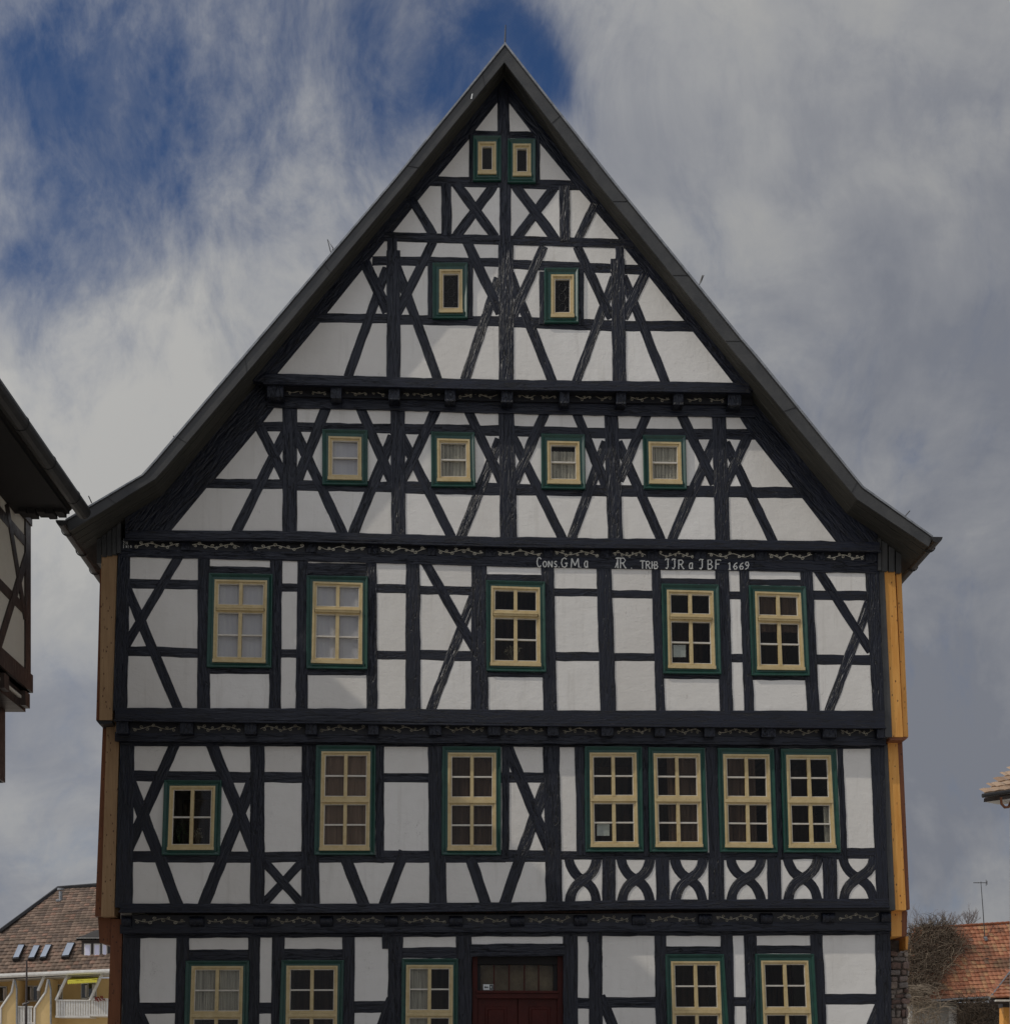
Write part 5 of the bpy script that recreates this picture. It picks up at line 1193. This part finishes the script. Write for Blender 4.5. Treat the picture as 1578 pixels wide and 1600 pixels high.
# small porch roof at lower right
PR = empty('red_porch', (P(1570, 1600, 18).x, 18, 0), 'small orange house with newer red tile roof at the lower right edge', 'house'); Lp = PR.location
tiled(P(1546, 1560, 17), P(1640, 1556, 17), P(1578, 1516, 19), P(1640, 1512, 19), 8, .17, 'roof_tiles', 'red_tiles', PR, 'roof_deck', .014)
mb = MB(); mb.tube([P(1545, 1560.5, 16.95) - Lp, P(1580, 1515, 18.95) - Lp], .03, 5); mb.build('verge_strip', 'zinc', PR)
pbox(PR, 'gutter', 'white_paint', 1556, 1562, 1640, 1564.5, 16.9, 17.1); pbox(PR, 'wall', 'larch_wood', 1567, 1574, 1640, 1720, 17.3, 17.6); pbox(PR, 'wall_beam', 'old_timber', 1566, 1564, 1640, 1574, 17.28, 17.6)
# far right cream house
CR = empty('cream_house', (P(1600, 1600, 9).x, 9, 0), 'cream walled house with tiled eave and curved downpipe at the right edge', 'house'); Lc = CR.location
tiled(P(1537, 1241, 8), P(1700, 1218, 8), P(1590, 1198, 9.2), P(1700, 1178, 9.2), 5, .22, 'roof_tiles', 'beige_tiles', CR, 'roof_deck', .016)
pprism(CR, 'eave_board', 'white_paint', [(1552, 1246), (1700, 1226), (1700, 1240), (1573, 1250)], 8.1, 8.6); 
mb = MB(); mb.tube([P(1534, 1243.5, 7.9) - Lc, P(1700, 1219, 7.9) - Lc], .045, 8); mb.build('gutter', 'gutter_dark', CR)
mb = MB(); mb.tube([P(1563, 1246, 7.95) - Lc, P(1564, 1256, 7.95) - Lc, P(1569, 1261.5, 8.05) - Lc, P(1575, 1261, 8.2) - Lc, P(1578, 1254, 8.3) - Lc], .028, 8); mb.build('downpipe', 'larch_dark', CR)
a, b = P(1577, 1236, 8.4), P(1700, 1730, 8.4); mb = MB(); X0, X1 = a.x - Lc.x, b.x - Lc.x; ya, yb0 = 8.4 - Lc.y, 16 - Lc.y
mb.add([(X0, ya, 0), (X1, ya, 0), (X1 + 4, yb0, 0), (X0 + 4, yb0, 0), (X0, ya, a.z), (X1, ya, a.z), (X1 + 4, yb0, a.z), (X0 + 4, yb0, a.z)], [(0, 1, 5, 4), (1, 2, 6, 5), (2, 3, 7, 6), (3, 0, 4, 7), (4, 5, 6, 7)])
mb.build('wall', 'plaster_cream', CR)

# ------------------------------------------------------------------ dry vines, bare trees
def twigs(mb, seeds, rr, L, rad, n=7, curl=.5, up=.4):
    for s in seeds:
        p = Vector(s); d = Vector((rr.uniform(-1, 1), rr.uniform(-.6, .2), rr.uniform(-.3, 1) + up)).normalized(); pts = [p.copy()]
        for i in range(n):
            d = (d + Vector((rr.uniform(-1, 1), rr.uniform(-.5, .5), rr.uniform(-1, 1))) * curl + Vector((0, 0, -.05 * i))).normalized(); p = p + d * L / n; pts.append(p.copy())
        mb.tube(pts, rad * rr.uniform(.6, 1.3), 3, rad * .4, cap=False)
VN = empty('dry_vine', P(1440, 1600, Y2 - .6), 'tangled leafless brown vine growing over the left end of the barn roof', 'vine'); Lv = VN.location
rr = random.Random(11)
def insidev(x, y):
    # outline of the vine mass in the photo
    return y > lin([(1400, 1530), (1412, 1480), (1425, 1450), (1460, 1440), (1480, 1447), (1505, 1470)])(x) and y < lin([(1400, 1560), (1420, 1566), (1450, 1560), (1462, 1545), (1478, 1515), (1505, 1480)])(x)
for m2, N, L, rad, cu in (('twig', 2000, .9, .010, .8), ('twig_light', 260, 1.0, .009, .7)):
    sd_ = []
    while len(sd_) < N:
        x, y = rr.uniform(1400, 1506), rr.uniform(1438, 1568)
        if insidev(x, y):
            t = (1566 - y) / 113; sd_.append(P(x, y, Y2 - .45 + 2.6 * t + rr.uniform(-.35, .25)) - Lv)
    mb = MB(); twigs(mb, sd_, rr, L * .7, rad, 6, cu, .2); mb.build('vine_twigs', m2, VN, kind='stuff')
mb = MB(); sd_ = [P(rr.uniform(1405, 1450), rr.uniform(1538, 1570), Y2 - .8 + rr.uniform(-.3, .3)) - Lv for i in range(230)]
for s in sd_:
    d = Vector((rr.uniform(.4, .9), rr.uniform(-.2, .2), rr.uniform(-.5, .12))); mb.tube([s, s + d * .2 + Vector((0, 0, .02)), s + d * .45], .012, 3, .004, cap=False)
mb.build('vine_twigs', 'twig_light', VN, kind='stuff')
V2 = empty('dry_hedge', P(1510, 1600, Y2 - .2), 'dark leafless climber hanging below the eave of the red barn', 'hedge'); L2 = V2.location
mb = MB(); twigs(mb, [P(rr.uniform(1495, 1566), rr.uniform(1563, 1612), Y2 - .1 + rr.uniform(-.2, .2)) - L2 for i in range(900)], rr, .55, .010, 6, .8, .0); mb.build('climber_twigs', 'twig', V2, kind='stuff')
V3 = empty('bramble', P(1430, 1600, Y2 - 1.2), 'pale dry bramble stems in front of the grey barn wall', 'bramble'); L3 = V3.location
mb = MB(); twigs(mb, [P(rr.uniform(1412, 1470), rr.uniform(1572, 1640), Y2 - .7 + rr.uniform(-.3, .3)) - L3 for i in range(260)], rr, .8, .010, 6, .5, .6); mb.build('bramble_stems', 'twig_light', V3, kind='stuff')
def tree(px, base, top, yd, seed, label, spread=1.0, nlev=3, n0=7):
    rr = random.Random(seed); B = P(px, base, yd); E = empty('bare_tree', (B.x, B.y, 0), label, 'tree', 'bare trees behind the barn'); Ht = P(px, top, yd).z - B.z
    tr = MB(); off = E.location; tr.tube([Vector((0, 0, 0)), B - off, B - off + Vector((0, 0, Ht * .2))], .16, 7, .09); tr.build('trunk', 'bark_far', E)
    cr = MB()
    def grow(p, d, L, r, lev):
        pts = [p]; q = p
        for i in range(4):
            d = (d + Vector((rr.uniform(-1, 1), rr.uniform(-1, 1), rr.uniform(-.5, 1))) * .16).normalized(); q = q + d * L / 4; pts.append(q)
        cr.tube(pts, r, 3, r * .55, cap=False)
        if lev <= 0: return
        for k in range(rr.choice([2, 3, 3, 4])):
            t = rr.choice(pts[2:]); nd = (d + Vector((rr.uniform(-1, 1) * spread, rr.uniform(-1, 1) * spread, rr.uniform(-.2, .7)))).normalized(); grow(t, nd, L * rr.uniform(.55, .8), r * .6, lev - 1)
    st_ = B - off + Vector((0, 0, Ht * .1))
    for k in range(n0):
        grow(st_, Vector((rr.uniform(-1, 1) * spread, rr.uniform(-.6, .6), 1)).normalized(), Ht * .42, .022, nlev)
    cr.build('crown', 'bark_far', E)
tree(1484, 1456, 1422, 44, 5, 'small bare tree just left of the gap behind the barn ridge', .75, 3, 6)
tree(1513, 1456, 1418, 46, 8, 'wider bare tree behind the barn ridge beside the antenna mast', .8, 3, 8)
tree(1425, 1520, 1425, 40, 12, 'bare shrubby tree rising between the timber house and the vine', .7, 3, 7)
